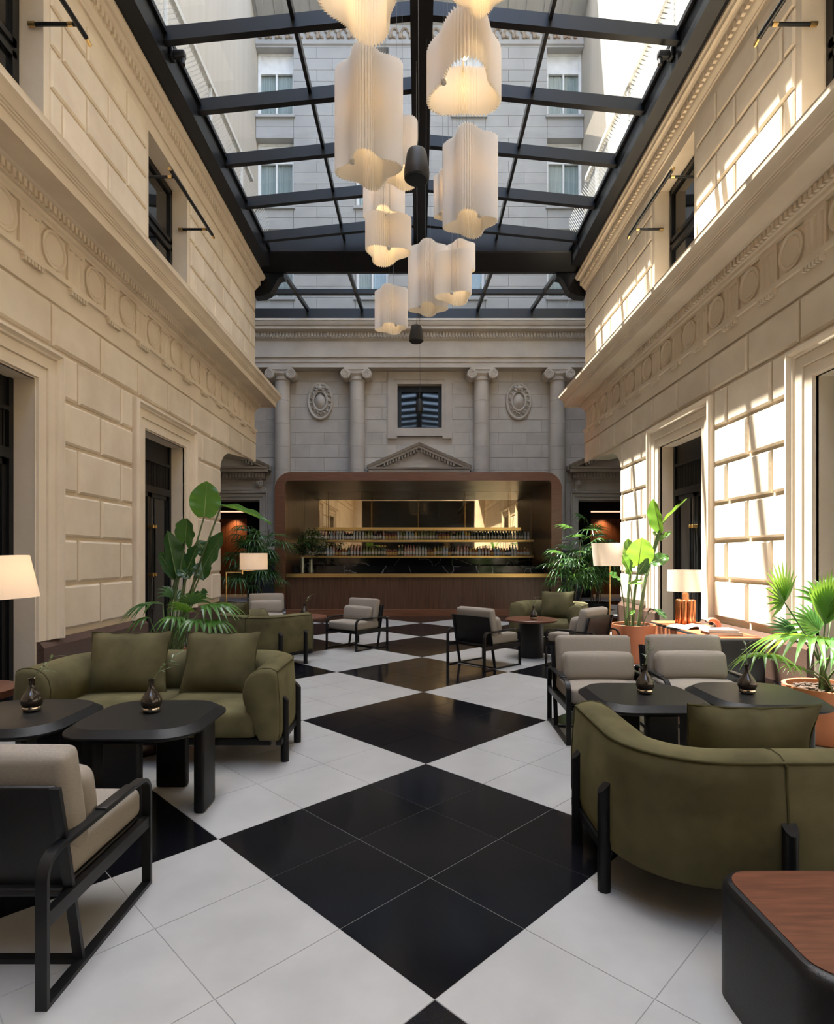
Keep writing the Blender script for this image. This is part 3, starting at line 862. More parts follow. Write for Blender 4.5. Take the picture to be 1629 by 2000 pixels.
# pitched lean-to glazing over the bar end
lz = lambda y: .20 + .146*(y-15.5)
for x in (-5.62, -3.69, -1.88, .05, 1.98, 3.79, 5.72):
    mb = MB(); mb.prism([(15.55,lz(15.55)-.05),(19.5,lz(19.5)-.05),(19.5,lz(19.5)+.07),(15.55,lz(15.55)+.07)], 'x', x-.045, x+.045); obj('glazing_bar', mb, M['roof_metal'], ceil)
mb = MB(); mb.box(-5.75, 5.85, 17.42, 17.56, lz(17.5)-.07, lz(17.5)+.07); obj('cross_bar', mb, M['roof_metal'], ceil)
mb = MB(); mb.box(-5.75, 5.85, 19.3, 19.5, .42, .78); obj('foot_rail', mb, M['roof_metal'], ceil)
xs_ = (-5.62, -3.69, -1.88, .05, 1.98, 3.79, 5.72)
for a, b in zip(xs_[:-1], xs_[1:]):
    for y0, y1 in ((15.6, 17.42), (17.56, 19.4)):
        mb = MB(); mb.add([(a+.045,y0,lz(y0)+.03),(b-.045,y0,lz(y0)+.03),(b-.045,y1,lz(y1)+.03),(a+.045,y1,lz(y1)+.03)], [(0,1,2,3)]); obj('pane', mb, M['glass_roof'], ceil)
mb = MB()
for s in (-1, 1): mb.box(*sorted((s*4.3, s*5.75)), 15.3, 15.6, .0, .45)
obj('filler_beam', mb, M['roof_metal'], ceil)
# security cameras on the side beams
for q in (-1, 1):
    p = at(341 if q < 0 else 1311, 108, 9.0); bx = SC+q*(HX-.0)
    sc = thing('security_camera', 'small black security camera on the %s skylight beam' % ('left' if q < 0 else 'right'), 'camera', (bx, 9.0, 9.30))
    mb = MB(); mb.rbox((-q*.03,0,0), (.06,.14,.16), .015, 2); obj('mount', mb, M['speaker'], sc, smooth=40)
    mb = MB(); mb.rbox((-q*.15,-.02,-.02), (.18,.10,.11), .02, 2); obj('housing', mb, M['speaker'], sc, smooth=40)
    mb = MB(); mb.tube([(-q*.20,-.02,-.06),(-q*.21,-.03,-.18)], .035, 10); obj('lens', mb, M['speaker'], sc, smooth=40)

# ================================================================== BUILDINGS ABOVE THE GLASS
YF = 20.3
def tower(name, label, x0, x1, y0, y1, z0, z1, m):
    t = thing(name, label, 'building', ((x0+x1)/2, (y0+y1)/2, z0))
    mb = MB(); mb.box(-(x1-x0)/2, (x1-x0)/2, -(y1-y0)/2, (y1-y0)/2, 0, z1-z0); obj('wall', mb, m, t)
    return t
tl = tower('courtyard_building', 'shaded cream rendered building rising left of the skylight', -18, -5.7, -30, 32, 9.06, 38, M['facade_side'])
tr = tower('courtyard_building', 'sunlit cream rendered building rising right of the skylight', 5.8, 18, -30, 32, 9.06, 27, M['facade_side'])
bt = thing('stone_building', 'grey stone building with curtained windows behind the skylight', 'building', (0.05, YF, 9.4))
mb = MB(); mb.box(-5.74, 5.74, .42, 8, 0, 20.6); obj('wall', mb, M['facade'], bt)
WCOL = [(-5.74,-4.42),(-2.25,-1.10),(1.15,2.30),(4.47,5.74)]
FH = 3.19; RH = FH/8
FB = {}
def fblock(x0, x1, z0, z1):
    w, hh = x1-x0-.006, z1-z0-.006
    k = (round(w,3), round(hh,3))
    if k not in FB:
        a, b, c = w/2, hh/2, .004
        mb = MB(); mb.add([(-a,.42,-b),(a,.42,-b),(a,.42,b),(-a,.42,b),(-a,.012,-b),(a,.012,-b),(a,.012,b),(-a,.012,b),(-a+c,0,-b+c),(a-c,0,-b+c),(a-c,0,b-c),(-a+c,0,b-c)],
              [(0,1,5,4),(1,2,6,5),(2,3,7,6),(3,0,4,7),(4,5,9,8),(5,6,10,9),(6,7,11,10),(7,4,8,11),(8,9,10,11)])
        me = mb.mesh('block'); me.materials.append(M['facade']); FB[k] = me
    link('block', FB[k], None, bt, loc=((x0+x1)/2, 0, (z0+z1)/2))
ztop = 19.36 - 9.4           # window heads of the top floor, local
for r in range(24):
    z1 = ztop - r*RH; z0 = z1 - RH
    inwin = (r % 8) < 6
    off = .27 if r % 2 else -.27
    for a, b in ((-4.42,-2.25), (-1.10,1.15), (2.30,4.47)):
        mid = (a+b)/2
        fblock(a, mid+off, z0, z1); fblock(mid+off, b, z0, z1)
    if not inwin:
        for a, b in WCOL: fblock(a, b, z0, z1)
for f in range(3):
    for i, (a, b) in enumerate(WCOL):
        zt = ztop - f*FH; zb = zt - 6*RH; w = b-a
        mb = MB(); mb.ring([(a,zb),(b,zb),(b,zt),(a,zt)], [(a+.10,zb+.08),(b-.10,zb+.08),(b-.10,zt-.08),(a+.10,zt-.08)], 'y', .28, .38)
        mb.box(a+.1, b-.1, .28, .36, zt-.72, zt-.62); mb.box((a+b)/2-.03, (a+b)/2+.03, .29, .36, zb+.08, zt-.7)
        wd = obj('window', mb, M['white_frame'], bt)
        mb = MB(); mb.box(a+.1, b-.1, .31, .37, zt-.64, zt-.06); obj('blind_box', mb, M['white_frame'], wd)
        n = 44; rows = [[(a+.1+(w-.2)*k/n, .40+.008*math.sin(k*1.7), z) for k in range(n+1)] for z in (zb+.06, zt-.6)]
        mb = MB(); mb.grid(rows); obj('curtain', mb, M['curtain'], wd)
        mb = MB(); mb.box(a+.1, b-.1, .335, .34, zb+.06, zt-.64); obj('pane', mb, M['glass_roof'], wd)
        mb = MB(); mb.box(max(a-.06,-5.73), min(b+.06,5.73), -.08, .3, zb-.10, zb); obj('sill', mb, M['facade'], wd)
mb = MB(); mb.prism([(0.42,ztop),(0,ztop),(0,ztop+.05),(-.05,ztop+.08),(-.05,ztop+.2),(-.02,ztop+.22),(-.02,ztop+.75),(-.10,ztop+.8),(-.12,ztop+.95),(-.7,ztop+1.35),(-.8,ztop+1.5),(-.8,ztop+1.7),(.42,ztop+1.7)], 'x', -5.74, 5.74)
cor = obj('cornice', mb, M['facade'], bt)
mb = MB(); x = -5.56
while x < 5.3:
    mb.tube([(x+.12*math.cos(t*.5), -.04, ztop+.46+.16*math.sin(t*.5)) for t in range(11)], .04, 5); mb.rbox((x+.2,-.04,ztop+.36), (.12,.08,.2), .03, 2); x += .36
o = obj('carved_frieze', mb, mat('weathered_carving', (.33,.27,.21,1), (.22,.18,.14,1), rough=.9, coords='World'), cor); o['kind'] = 'stuff'
x = -5.5
mb = MB(); mb.prism([(-.1,0),(-.62,.32),(-.66,.45),(-.1,.45)], 'x', -.13, .13); me = mb.mesh('modillion'); me.materials.append(M['facade'])
while x < 5.6: link('modillion', me, None, cor, loc=(x,0,ztop+.9)); x += .62
for s in (-1, 1):
    x = s*4.45 + (.05 if s > 0 else 0)
    fn = thing('mesh_fence', 'grey wire mesh fence along the %s edge of the skylight' % ('left' if s < 0 else 'right'), 'fence', (x, 0, 9.06))
    mb = MB(); hgt = 2.5; st = .10; wd = .026; L0, L1 = -3.0, 15.0
    y = L0 - hgt
    while y < L1:
        for d in (1, -1):
            a0, a1 = (y, y+hgt) if d > 0 else (y+hgt, y)
            mb.add([(0,a0,.0),(0,a0+wd,.0),(0,a1+wd,hgt),(0,a1,hgt)], [(0,1,2,3)])
        y += st
    o = obj('wire_mesh', mb, M['mesh'], fn, recalc=False); o['kind'] = 'stuff'
    mb = MB(); mb.box(-.05,.05,L0-.5,L1+.5,hgt-.02,hgt+.09); obj('top_rail', mb, M['mesh'], fn)
    for k in range(9):
        mb = MB(); yy = L0 + k*2.2; mb.box(-.03,.03,yy-.03,yy+.03,0,hgt); obj('post', mb, M['mesh'], fn)
# ================================================================== BAR
BY, BM = 14.70, 17.20
bs = thing('bar_surround', 'big rounded walnut portal framing the back bar', 'bar', (0, BY, 0))
OX, OZ, IX, IZ = 3.643, 3.656, 3.376, 3.44
def port(x, z, r, n=8):
    return [(x,0.0)] + arc(x-r, z-r, r, 0, 90, n) + arc(-x+r, z-r, r, 90, 180, n) + [(-x,0.0)]
mb = MB(); mb.ring(port(OX, OZ, .42), port(IX, IZ, .06), 'y', 0, .10, closed=False); obj('front_frame', mb, M['portal_wood'], bs, smooth=40)
mb = MB(); mb.ring(port(OX-.004, OZ-.004, .42), port(OX-.05, OZ-.05, .40), 'y', .10, BM-BY+.1, closed=False); obj('outer_skin', mb, M['portal_wood'], bs, smooth=40)
n = 8; dep = BM-BY
for s in (-1, 1):
    for k in range(n):
        y0, y1 = .1 + (dep-.1)*k/n, .1 + (dep-.1)*(k+1)/n - .006
        mb = MB(); mb.box(*sorted((s*IX, s*(IX+.03))), y0, y1, 0, IZ); obj('side_panel', mb, M['bar_wood'], bs)
for k in range(3):
    y0, y1 = .1 + (dep-.1)*k/3, .1 + (dep-.1)*(k+1)/3 - .008
    mb = MB(); mb.box(-IX, IX, y0, y1, IZ, IZ+.03); obj('ceiling_panel', mb, M['bar_wood'], bs)
mb = MB(); mb.box(-IX-.05, IX+.05, dep+.02, dep+.06, 0, IZ+.05); obj('back_board', mb, M['bar_wood'], bs)
for x in (-2.25, 0, 2.25):
    mr_ = None
mirr = thing('bar_mirror', 'bronze tinted mirror wall behind the bottle shelves', 'mirror', (0, BM-.0, 1.5))
for k in range(4):
    a = -IX + k*2*IX/4; mb = MB(); mb.box(a+.002, a+2*IX/4-.002, 0, .015, 0, IZ-1.5-.002); obj('mirror_panel', mb, M['mirror'], mirr)
bk = thing('back_counter', 'black veined marble back counter under the bottle shelves', 'counter', (0, 16.5, 0))
mb = MB(); mb.box(-IX+.01, IX-.01, .0, .66, 0, 1.0); obj('cabinet', mb, M['black_wood'], bk)
mb = MB(); mb.box(-IX+.01, IX-.01, -.03, .66, 1.0, 1.05); obj('worktop', mb, M['marble'], bk)
mb = MB(); mb.box(-IX+.01, IX-.01, .62, .66, 1.05, 1.495); obj('splashback', mb, M['marble'], bk)
bc = thing('bar_counter', 'long walnut bar counter with brass edge and black marble top', 'counter', (0, 14.85, 0))
n = 12; w = (2*IX-.02)/n
for k in range(n):
    mb = MB(); mb.box(-IX+.01+k*w, -IX+.01+(k+1)*w-.0012, 0, .03, .17, .985); obj('front_plank', mb, M['bar_wood'], bc)
mb = MB(); mb.box(-IX+.02, IX-.02, .03, .75, .05, .985); obj('body', mb, M['bar_wood'], bc)
mb = MB(); mb.box(-OX+.04, OX-.04, -.21, .1, 0, .05); mb.box(-IX+.01, IX-.01, -.20, .02, .05, .17); obj('foot_plinth', mb, M['kick_wood'], bc)
mb = MB(); mb.box(-IX+.01, IX-.01, -.07, -.05, .985, 1.075); obj('brass_edge', mb, M['brass'], bc)
mb = MB(); mb.box(-IX+.01, IX-.01, -.05, .78, .985, 1.074); obj('counter_top', mb, M['marble'], bc)
mb = MB(); mb.box(-IX+.01, IX-.01, .70, .74, 1.074, 1.265); obj('upstand', mb, M['marble'], bc)
SHY = 16.85
shelves = ((1.535, 3.36, 'lowest brass bottle shelf across the bar mirror'), (2.00, 3.36, 'middle brass bottle shelf across the bar mirror'), (2.36, 2.99, 'short empty brass shelf above the two rows of bottles'))
for z, hw, lab in shelves:
    sh = thing('brass_shelf', lab, 'shelf', (0, SHY, z), group='brass shelves of the back bar')
    mb = MB(); t = .085 if hw < 3 else .055
    mb.box(-hw, hw, 0, .345, -t, 0); obj('board', mb, M['brass'], sh)
    if hw < 3:
        for x in (-2.7, -1.38, 0, 1.38, 2.7):
            mb = MB(); mb.tube([(x,.18,0), (x,.18,IZ-z)], .006, 6); obj('hanging_rod', mb, M['brass_thin'], sh)
    else:
        for x in (-2.7, -1.38, 0, 1.38, 2.7):
            mb = MB(); mb.tube([(x,.3,0), (x,.3,.30)], .006, 6); obj('hanging_rod', mb, M['brass_thin'], sh)
def bottle_mesh(kind, gm, lm, cm):
    P = {0: [(.034,0),(.036,.01),(.036,.16),(.030,.185),(.014,.215),(.013,.265)],
         1: [(.042,0),(.044,.01),(.044,.13),(.038,.15),(.015,.17),(.014,.21)],
         2: [(.030,0),(.031,.01),(.031,.19),(.024,.215),(.012,.235),(.011,.285)]}[kind]
    mb = MB(); mb.lathe(P, 10)
    r, z = P[-1]; mb.lathe([(r+.003,z-.03),(r+.003,z+.006)], 8, m=1)
    rb = P[1][0]; a, b = (.04,.12) if kind != 1 else (.03,.105)
    mb.lathe([(rb+.0012,a),(rb+.0012,b)], 10, m=2, cap=False)
    me = mb.mesh('bottle', 45, recalc=False)
    for m in (gm, cm, lm): me.materials.append(m)
    return me
gl = lambda n_, c: mat(n_, c, c, rough=.06, spec=.7, coat=.4)
LBL = [mat('cream_label', (.62,.57,.46,1), rough=.7), mat('white_label', (.72,.70,.66,1), rough=.7), mat('black_label', (.03,.03,.03,1), rough=.6), mat('red_label', (.38,.05,.03,1), rough=.6), mat('gold_label', (.55,.36,.10,1), rough=.5)]
CAP = [mat('black_cap', (.02,.02,.02,1), rough=.4), mat('gold_cap', (.6,.42,.15,1), rough=.3, metal=1), mat('red_cap', (.32,.04,.03,1), rough=.4)]
BOT = [('dark brown', 0, (.035,.014,.007,1), 0, 0), ('amber', 1, (.30,.10,.02,1), 0, 1), ('clear', 2, (.42,.44,.42,1), 1, 0), ('dark green', 2, (.02,.05,.025,1), 0, 1),
       ('golden', 0, (.48,.30,.05,1), 1, 0), ('black', 1, (.012,.012,.013,1), 1, 2), ('red brown', 1, (.18,.04,.02,1), 4, 0), ('pale blue', 0, (.28,.38,.42,1), 1, 1), ('pink', 2, (.48,.25,.20,1), 1, 2), ('olive', 0, (.13,.14,.03,1), 0, 0)]
bme = [bottle_mesh(k, gl('bottle_'+n_.replace(' ', '_'), c), LBL[l], CAP[c2]) for n_, k, c, l, c2 in BOT]
rb = random.Random(11)
def ordinal(n):
    o1 = 'first second third fourth fifth sixth seventh eighth ninth tenth eleventh twelfth thirteenth fourteenth fifteenth sixteenth seventeenth eighteenth nineteenth'.split()
    tn = 'twenty thirty forty fifty sixty seventy eighty ninety'.split()
    if n < 20: return o1[n-1]
    t, u = tn[n//10-2], n % 10
    return t + '-' + o1[u-1] if u else t[:-1] + 'ieth'
for (z, sn) in ((1.535, 'lowest'), (2.00, 'middle')):
    x = -3.28 + .02; run = 0; kind = 0; cnt = 0
    while x < 3.28:
        if run == 0:
            run = rb.choice((1,1,2,2,3,4)); kind = rb.randrange(len(BOT))
            if sn == 'middle' and 1.6 < x < 2.9: kind = 3
        o = link('bottle', bme[kind], None, None, loc=(x, SHY+.10+rb.uniform(-.03,.05), z))
        o.rotation_euler = (0,0,rb.uniform(0,6)); o.scale = (1.12, 1.12, rb.uniform(1.0, 1.14))
        cnt += 1
        tag(o, '%s glass bottle, %s from the left on the %s brass bar shelf' % (BOT[kind][0], ordinal(cnt), sn), 'bottle', 'spirit bottles on the %s bar shelf' % sn)
        run -= 1; x += rb.uniform(.080, .094)

# ================================================================== SOFAS
def sofa(name, label, cat, loc, rz, W, seats, group=None, seams=(-.34,.34), backlegs=True):
    root = thing(name, label, cat, loc, rz, group)
    D, R = .90, .40                     # depth, plan radius of the rear corners; local front is -y
    hw = W/2
    path = [(hw, -D/2)] + [(hw, -D/2 + (D-R)*k/5) for k in range(1,5)] + arc(hw-R, D/2-R, R, 0, 90, 12)
    m = 8
    path += [(hw-R - (2*(hw-R))*k/m, D/2) for k in range(1, m)]
    path += arc(-hw+R, D/2-R, R, 90, 180, 12) + [(-hw, -D/2 + (D-R)*k/5) for k in range(4,-1,-1)]
    pr = [(0,.19),(-.012,.24),(-.012,.45),(0,.60),(.004,.668),(.018,.690),(.045,.704),(.10,.708),(.15,.698),(.20,.668),(.235,.62),(.25,.55),(.245,.48),(.22,.41),(.18,.35),(.16,.24),(.13,.19)]
    mb = MB(); rows = []
    N = len(path)
    for i, p in enumerate(path):
        a = Vector(path[max(i-1,0)]); b = Vector(path[min(i+1,N-1)]); t = (b-a).normalized(); nrm = Vector((-t.y, t.x))
        rows.append([(p[0]+nrm.x*u, p[1]+nrm.y*u, z) for u, z in pr])
    # rounded front ends of the arms
    def cap(row, sgn):
        out = []
        c = Vector(row[0]); zc = .45
        for f, dy in ((.97,-.02),(.86,-.034),(.0,-.04)):
            out.append([(row[0][0] + (p[0]-row[0][0])*f + (.12*(1-f))*(-1 if sgn > 0 else 1), p[1]+dy, zc + (p[2]-zc)*f) for p in row])
        return out
    r0 = cap(rows[0], 1); r1 = cap(rows[-1], -1)
    allr = r0[::-1] + rows + r1
    mb.grid([r + [r[0]] for r in allr])
    obj('upholstered_back', mb, M['velvet'], root, smooth=60)
    # piping along the outer top edge
    pts = []
    for i, p in enumerate(path):
        a = Vector(path[max(i-1,0)]); b = Vector(path[min(i+1,N-1)]); t = (b-a).normalized(); nrm = Vector((-t.y, t.x))
        pts.append((p[0]+nrm.x*.008, p[1]+nrm.y*.008, .684))
    mb = MB(); mb.tube(pts, .006, 6)
    e = lambda i, s_: [(rows[i][k][0], rows[i][k][1]-.003, rows[i][k][2]) for k in range(0, 15)]
    mb.tube(e(0, 1), .005, 5); mb.tube(e(-1, 1), .005, 5)
    for sx in seams:
        mb.tube([(sx, D/2+.012+(0.0 if z < .6 else -.012), z) for z in (.2,.3,.45,.6,.68)], .006, 5); mb.tube([(sx, D/2-u, z+.001) for u, z in pr[5:12]], .004, 5)
    obj('piping', mb, M['velvet_pipe'], root, smooth=60)
    # seat
    iw = hw - .155; sw = 2*iw/seats
    for k in range(seats):
        mb = MB(); mb.rbox((-iw + sw*(k+.5), -.07, .305), (sw-.004, .80, .20), .045, 3, bulge=.012); obj('seat_cushion', mb, M['velvet'], root, smooth=60)
    mb = MB(); mb.box(-hw+.06, hw-.06, -D/2+.02, -D/2+.06, .15, .195); mb.box(-hw+.36, hw-.36, D/2-.12, D/2-.08, .15, .195)
    for q in (-1, 1): mb.box(q*hw-.02, q*hw+.02, -D/2+.02, D/2-.33, .15, .19)
    mb.box(-hw+.05, hw-.05, -D/2+.06, D/2-.33, .175, .2)
    obj('base_frame', mb, M['black_wood'], root)
    def leg(x, y, nx, ny, hh=.47):
        mb = MB(); c = [(.03*math.cos(a), .03*math.sin(a)) for a in [2*PI*k/12 for k in range(12)]]
        vs = [(p[0], p[1], 0) for p in c] + [(p[0], p[1], hh + (p[0]*nx + p[1]*ny)*-1.0) for p in c]
        mb.add(vs, [(i, (i+1)%12, 12+(i+1)%12, 12+i) for i in range(12)] + [tuple(range(12))[::-1], tuple(range(12,24))])
        obj('leg', mb, M['black_wood'], root, loc=(x, y, 0), smooth=40)
    for q in (-1, 1):
        leg(q*(hw+.018), D/2-.77, q, 0); leg(q*(hw+.018), D/2-.33, q, 0)
    if backlegs:
        for sx in seams: leg(sx, D/2+.02, 0, 1, .45)
    return root
def pillow(label, c, size, rz, tilt, cat='cushion', group='olive velvet scatter cushions', T=.19):
    root = thing('scatter_cushion', label, cat, c, rz, group)
    n = 14; mb = MB()
    w, h = size
    for sg in (-1, 1):
        rows = []
        for i in range(n+1):
            r = []
            for j in range(n+1):
                u, v = -1+2*i/n, -1+2*j/n
                k = ((1-abs(u)**2.6)*(1-abs(v)**2.6))
                t = T/2*(k**.55)
                px_ = w/2*u*(1-.075*(1-v*v)); pz_ = h/2*v*(1-.075*(1-u*u))
                wr = .006*math.sin(5*u+7*v*u)*(1-k)
                r.append((px_, sg*(t+.001)+wr, pz_+h/2))
            rows.append(r)
        mb.grid(rows)
    ct, st = math.cos(tilt), math.sin(tilt)
    mb.v = [(x, y*ct + z*st, -y*st + z*ct) for x, y, z in mb.v]
    obj('cover', mb, M['velvet'], root, smooth=60)
    zz = [(u*w/2*(1-.075*(1-v*v)), 0, v*h/2*(1-.075*(1-u*u))+h/2) for u, v in [(-1+2*k/12,-1) for k in range(12)]+[(1,-1+2*k/12) for k in range(12)]+[(1-2*k/12,1) for k in range(12)]+[(-1,1-2*k/12) for k in range(13)]]
    mb = MB(); mb.tube([(x, y*ct+z*st, -y*st+z*ct) for x,y,z in zz], .005, 5); obj('piping', mb, M['velvet_pipe'], root)
    return root
sofa('sofa', 'olive velvet two seat sofa facing the black tables on the left', 'sofa', (-1.935, 4.585, 0), 0, 1.87, 2)
pillow('olive velvet cushion on the left half of the near left sofa', (-2.36, 4.66, .405), (.64,.50), .08, .30)
pillow('olive velvet cushion on the right half of the near left sofa', (-1.62, 4.66, .405), (.62,.50), -.05, .30)
sofa('sofa', 'olive velvet sofa seen from behind at the right foreground', 'sofa', (1.79, 2.73, 0), PI, 1.87, 2)
pillow('olive velvet cushion poking above the back of the right foreground sofa', (1.475, 2.66, .40), (.575,.47), -.03+PI, .26)
A1 = math.radians(143)
sofa('tub_armchair', 'olive velvet tub sofa turned toward the bar behind the left plant', 'sofa', (-2.27, 8.26, 0), A1, 1.2, 1, seams=(-.3,.3))
pillow('olive velvet cushion peeping over the back of the left tub sofa', (-2.62, 8.42, .41), (.52,.46), A1+.25, .2)
A2 = math.radians(-27)
sofa('tub_armchair', 'olive velvet tub sofa facing the round table in front of the right palms', 'sofa', (2.36, 10.25, 0), A2, 1.24, 1, seams=())
pillow('olive velvet cushion on the tub sofa in front of the right palms', (2.46, 10.30, .405), (.58,.50), A2+.1, .25)

# ================================================================== ARMCHAIRS
def armchair(label, loc, rz):
    root = thing('armchair', label, 'armchair', loc, rz, 'black framed armchairs with taupe linen cushions')
    W, yf, yr, AH = .72, -.37, .37, .50
    bw, bt = .02, .008
    sect = [(-bw,-bt),(bw,-bt),(bw,bt),(-bw,bt)]
    for q in (-1, 1):
        x = q*(W/2-.02)
        out = rrect(yf, yr, .008, AH, .075, 5)
        out = [p for p in out]
        # square lower corners
        loop = [(yr,.008)] + arc(yr-.075, AH-.075, .075, 0, 90, 5) + arc(yf+.075, AH-.075, .075, 90, 180, 5) + [(yf,.008)]
        mb = MB(); mb.sweep([(x, a, b) for a, b in loop], sect, (1,0,0), closed=True)
        sf = obj('side_frame', mb, M['black_metal'], root, smooth=30)
        mb = MB(); mb.rbox((x, -.10, AH+.006), (.05,.24,.024), .008, 2); obj('arm_wrap', mb, M['leather'], sf, smooth=40)
        mb = MB(); mb.box(x-.015, x+.015, yf+.01, yr-.01, .265, .315); obj('seat_rail', mb, M['black_metal'], root)
        mb = MB(); mb.sweep([(x-q*.012, yr-.23, .01), (x-q*.012, yr-.13, .50), (x-q*.012, yr-.085, .70)], [(-.018,-.008),(.018,-.008),(.018,.008),(-.018,.008)], (1,0,0)); obj('back_upright', mb, M['black_metal'], root)
    mb = MB(); mb.box(-W/2+.03, W/2-.03, yr-.25, yr-.215, .0, .018); obj('floor_bar', mb, M['black_metal'], root)
    for a_, b_ in ((yf+.02, yf+.05), (yr-.22, yr-.18)):
        mb = MB(); mb.box(-W/2+.03, W/2-.03, a_, b_, .27, .31); obj('cross_rail', mb, M['black_metal'], root)
    mb = MB(); mb.rbox((0, -.06, .305), (.63,.58,.03), .01, 2); obj('seat_sling', mb, M['leather'], root, smooth=40)
    mb = MB()
    mb.rbox((0,0,.20), (.64,.022,.44), .01, 2)
    a = -.2; ca, sa = math.cos(a), math.sin(a)
    tilt = lambda y0, z0: [(x, y0 + y*ca - z*sa, z0 + y*sa + z*ca) for x, y, z in mb.v]
    mb.v = tilt(yr-.185, .29); obj('back_panel', mb, M['leather'], root, smooth=40)
    mb = MB(); mb.rbox((0, -.085, .385), (.64,.56,.13), .035, 3, bulge=.014); obj('seat_cushion', mb, M['linen'], root, smooth=60)
    mb = MB(); mb.rbox((0,0,.205), (.645,.115,.41), .035, 3, bulge=.012); mb.v = tilt(yr-.27, .40); obj('back_cushion', mb, M['linen'], root, smooth=60)
    mb = MB(); mb.rbox((0,0,.125), (.60,.12,.24), .05, 3, bulge=.016); mb.v = tilt(yr-.385, .44); obj('lumbar_cushion', mb, M['linen'], root, smooth=60)
    return root
def face(dx, dy):           # rotation that turns local -y toward (dx, dy)
    return math.atan2(dx, -dy)
ch = armchair('armchair seen from behind cut by the left picture edge', (-1.585, 2.29, 0), face(0,1))
dup(ch, (1.545, 4.98, 0), face(-.02,-1), 'armchair facing the viewer behind the square tables, nearer the aisle')
dup(ch, (2.36, 5.02, 0), face(-.02,-1), 'armchair facing the viewer behind the square tables, nearer the sideboard')
dup(ch, (-1.02, 9.68, 0), face(-.62,-.785), 'armchair alone left of the aisle in front of the bar')
dup(ch, (.915, 8.10, 0), face(.75,.67), 'armchair showing its black back beside the right round table')
dup(ch, (2.28, 8.05, 0), face(-.72,.69), 'armchair turned away between the terracotta pot and the right round table')
dup(ch, (-2.86, 10.9, 0), face(.22,-.97), 'armchair behind the left tub sofa near the bar portal')

# ================================================================== TABLES
def rounded_sq(w, d, r, n=8): return rrect(-w/2, w/2, -d/2, d/2, r, n)
def square_table(label, loc, rz=0):
    root = thing('coffee_table', label, 'table', loc, rz, 'black square coffee tables')
    H, w, d = .56, .775, .76
    mb = MB(); rows = []
    for ins, z in ((.0,.515),(.0,.525),(.045,.556),(.05,.56)):
        o = rounded_sq(w-2*ins, d-2*ins, .21-ins*.5); rows.append([(x,y,z) for x,y in o+[o[0]]])
    o = rounded_sq(w-.10, d-.10, .18); rows.insert(0, [(x,y,.49) for x,y in o+[o[0]]])
    mb.grid(rows); nn = len(o)
    mb.add([p for p in rows[-1][:-1]], [tuple(range(nn))]); mb.add([p for p in rows[0][:-1]], [tuple(range(nn))[::-1]])
    obj('top', mb, M['black_wood'], root, smooth=25)
    for (x, y, a) in ((0,-d/2+.06,0),(0,d/2-.06,0),(-w/2+.06,0,1),(w/2-.06,0,1)):
        mb = MB(); ex, ey = (.10,.032) if a == 0 else (.032,.10)
        mb.rbox((x,y,.25), (2*ex,2*ey,.5), .018, 3); obj('leg', mb, M['black_wood'], root, smooth=40)
    return root
t0 = square_table('black coffee table in front of the near left sofa', (-1.61, 3.48, 0))
dup(t0, (-2.41, 3.50, 0), 0, 'black coffee table cut by the left picture edge')
dup(t0, (1.545, 4.0, 0), 0, 'black coffee table behind the right foreground sofa, nearer the aisle')
dup(t0, (2.335, 4.02, 0), 0, 'black coffee table behind the right foreground sofa, nearer the wall')
def round_table(label, loc):
    root = thing('round_table', label, 'table', loc, 0, 'round walnut topped tables')
    mb = MB(); mb.lathe([(.365,.535),(.385,.545),(.385,.565),(.375,.575)], 40); obj('top', mb, M['walnut'], root, smooth=30)
    mb = MB(); mb.lathe([(.175,0),(.18,.01),(.18,.53),(.2,.536)], 32); obj('pedestal', mb, M['leather'], root, smooth=30)
    return root
r0 = round_table('round walnut table on a black drum base right of the aisle', (1.70, 8.72, 0))
dup(r0, (-1.83, 9.12, 0), 0, 'round walnut table half hidden behind the left tub sofa')
root = thing('side_table', 'round walnut side table at the left picture edge under the arched lamp', 'table', (-3.36, 4.30, 0))
mb = MB(); mb.lathe([(.31,.46),(.33,.465),(.33,.515),(.32,.52)], 32); obj('top', mb, M['walnut'], root, smooth=30)
mb = MB(); mb.lathe([(.18,0),(.18,.02),(.05,.03),(.05,.46),(.12,.465)], 24); obj('pedestal', mb, M['black_metal'], root, smooth=30)
# cube side table, right foreground
root = thing('side_table', 'low black cube table with inset walnut top at the lower right corner', 'table', (1.42, 1.78, 0))
o = rrect(-.38, .38, -.29, .29, .11, 8); rows = []
for ins, z in ((0,0),(0,.355),(.004,.375),(.014,.388),(.028,.392)):
    q = rrect(-.38+ins, .38-ins, -.29+ins, .29-ins, .11-ins*.6, 8); rows.append([(x,y,z) for x,y in q+[q[0]]])
mb = MB(); mb.grid(rows); nn = len(q); mb.add(rows[0][:-1], [tuple(range(nn))[::-1]]); mb.add(rows[-1][:-1], [tuple(range(nn))])
obj('body', mb, M['leather'], root, smooth=35)
q = rrect(-.352, .352, -.262, .262, .09, 8); mb = MB(); mb.prism(q, 'z', .388, .395); obj('top', mb, M['walnut'], root)
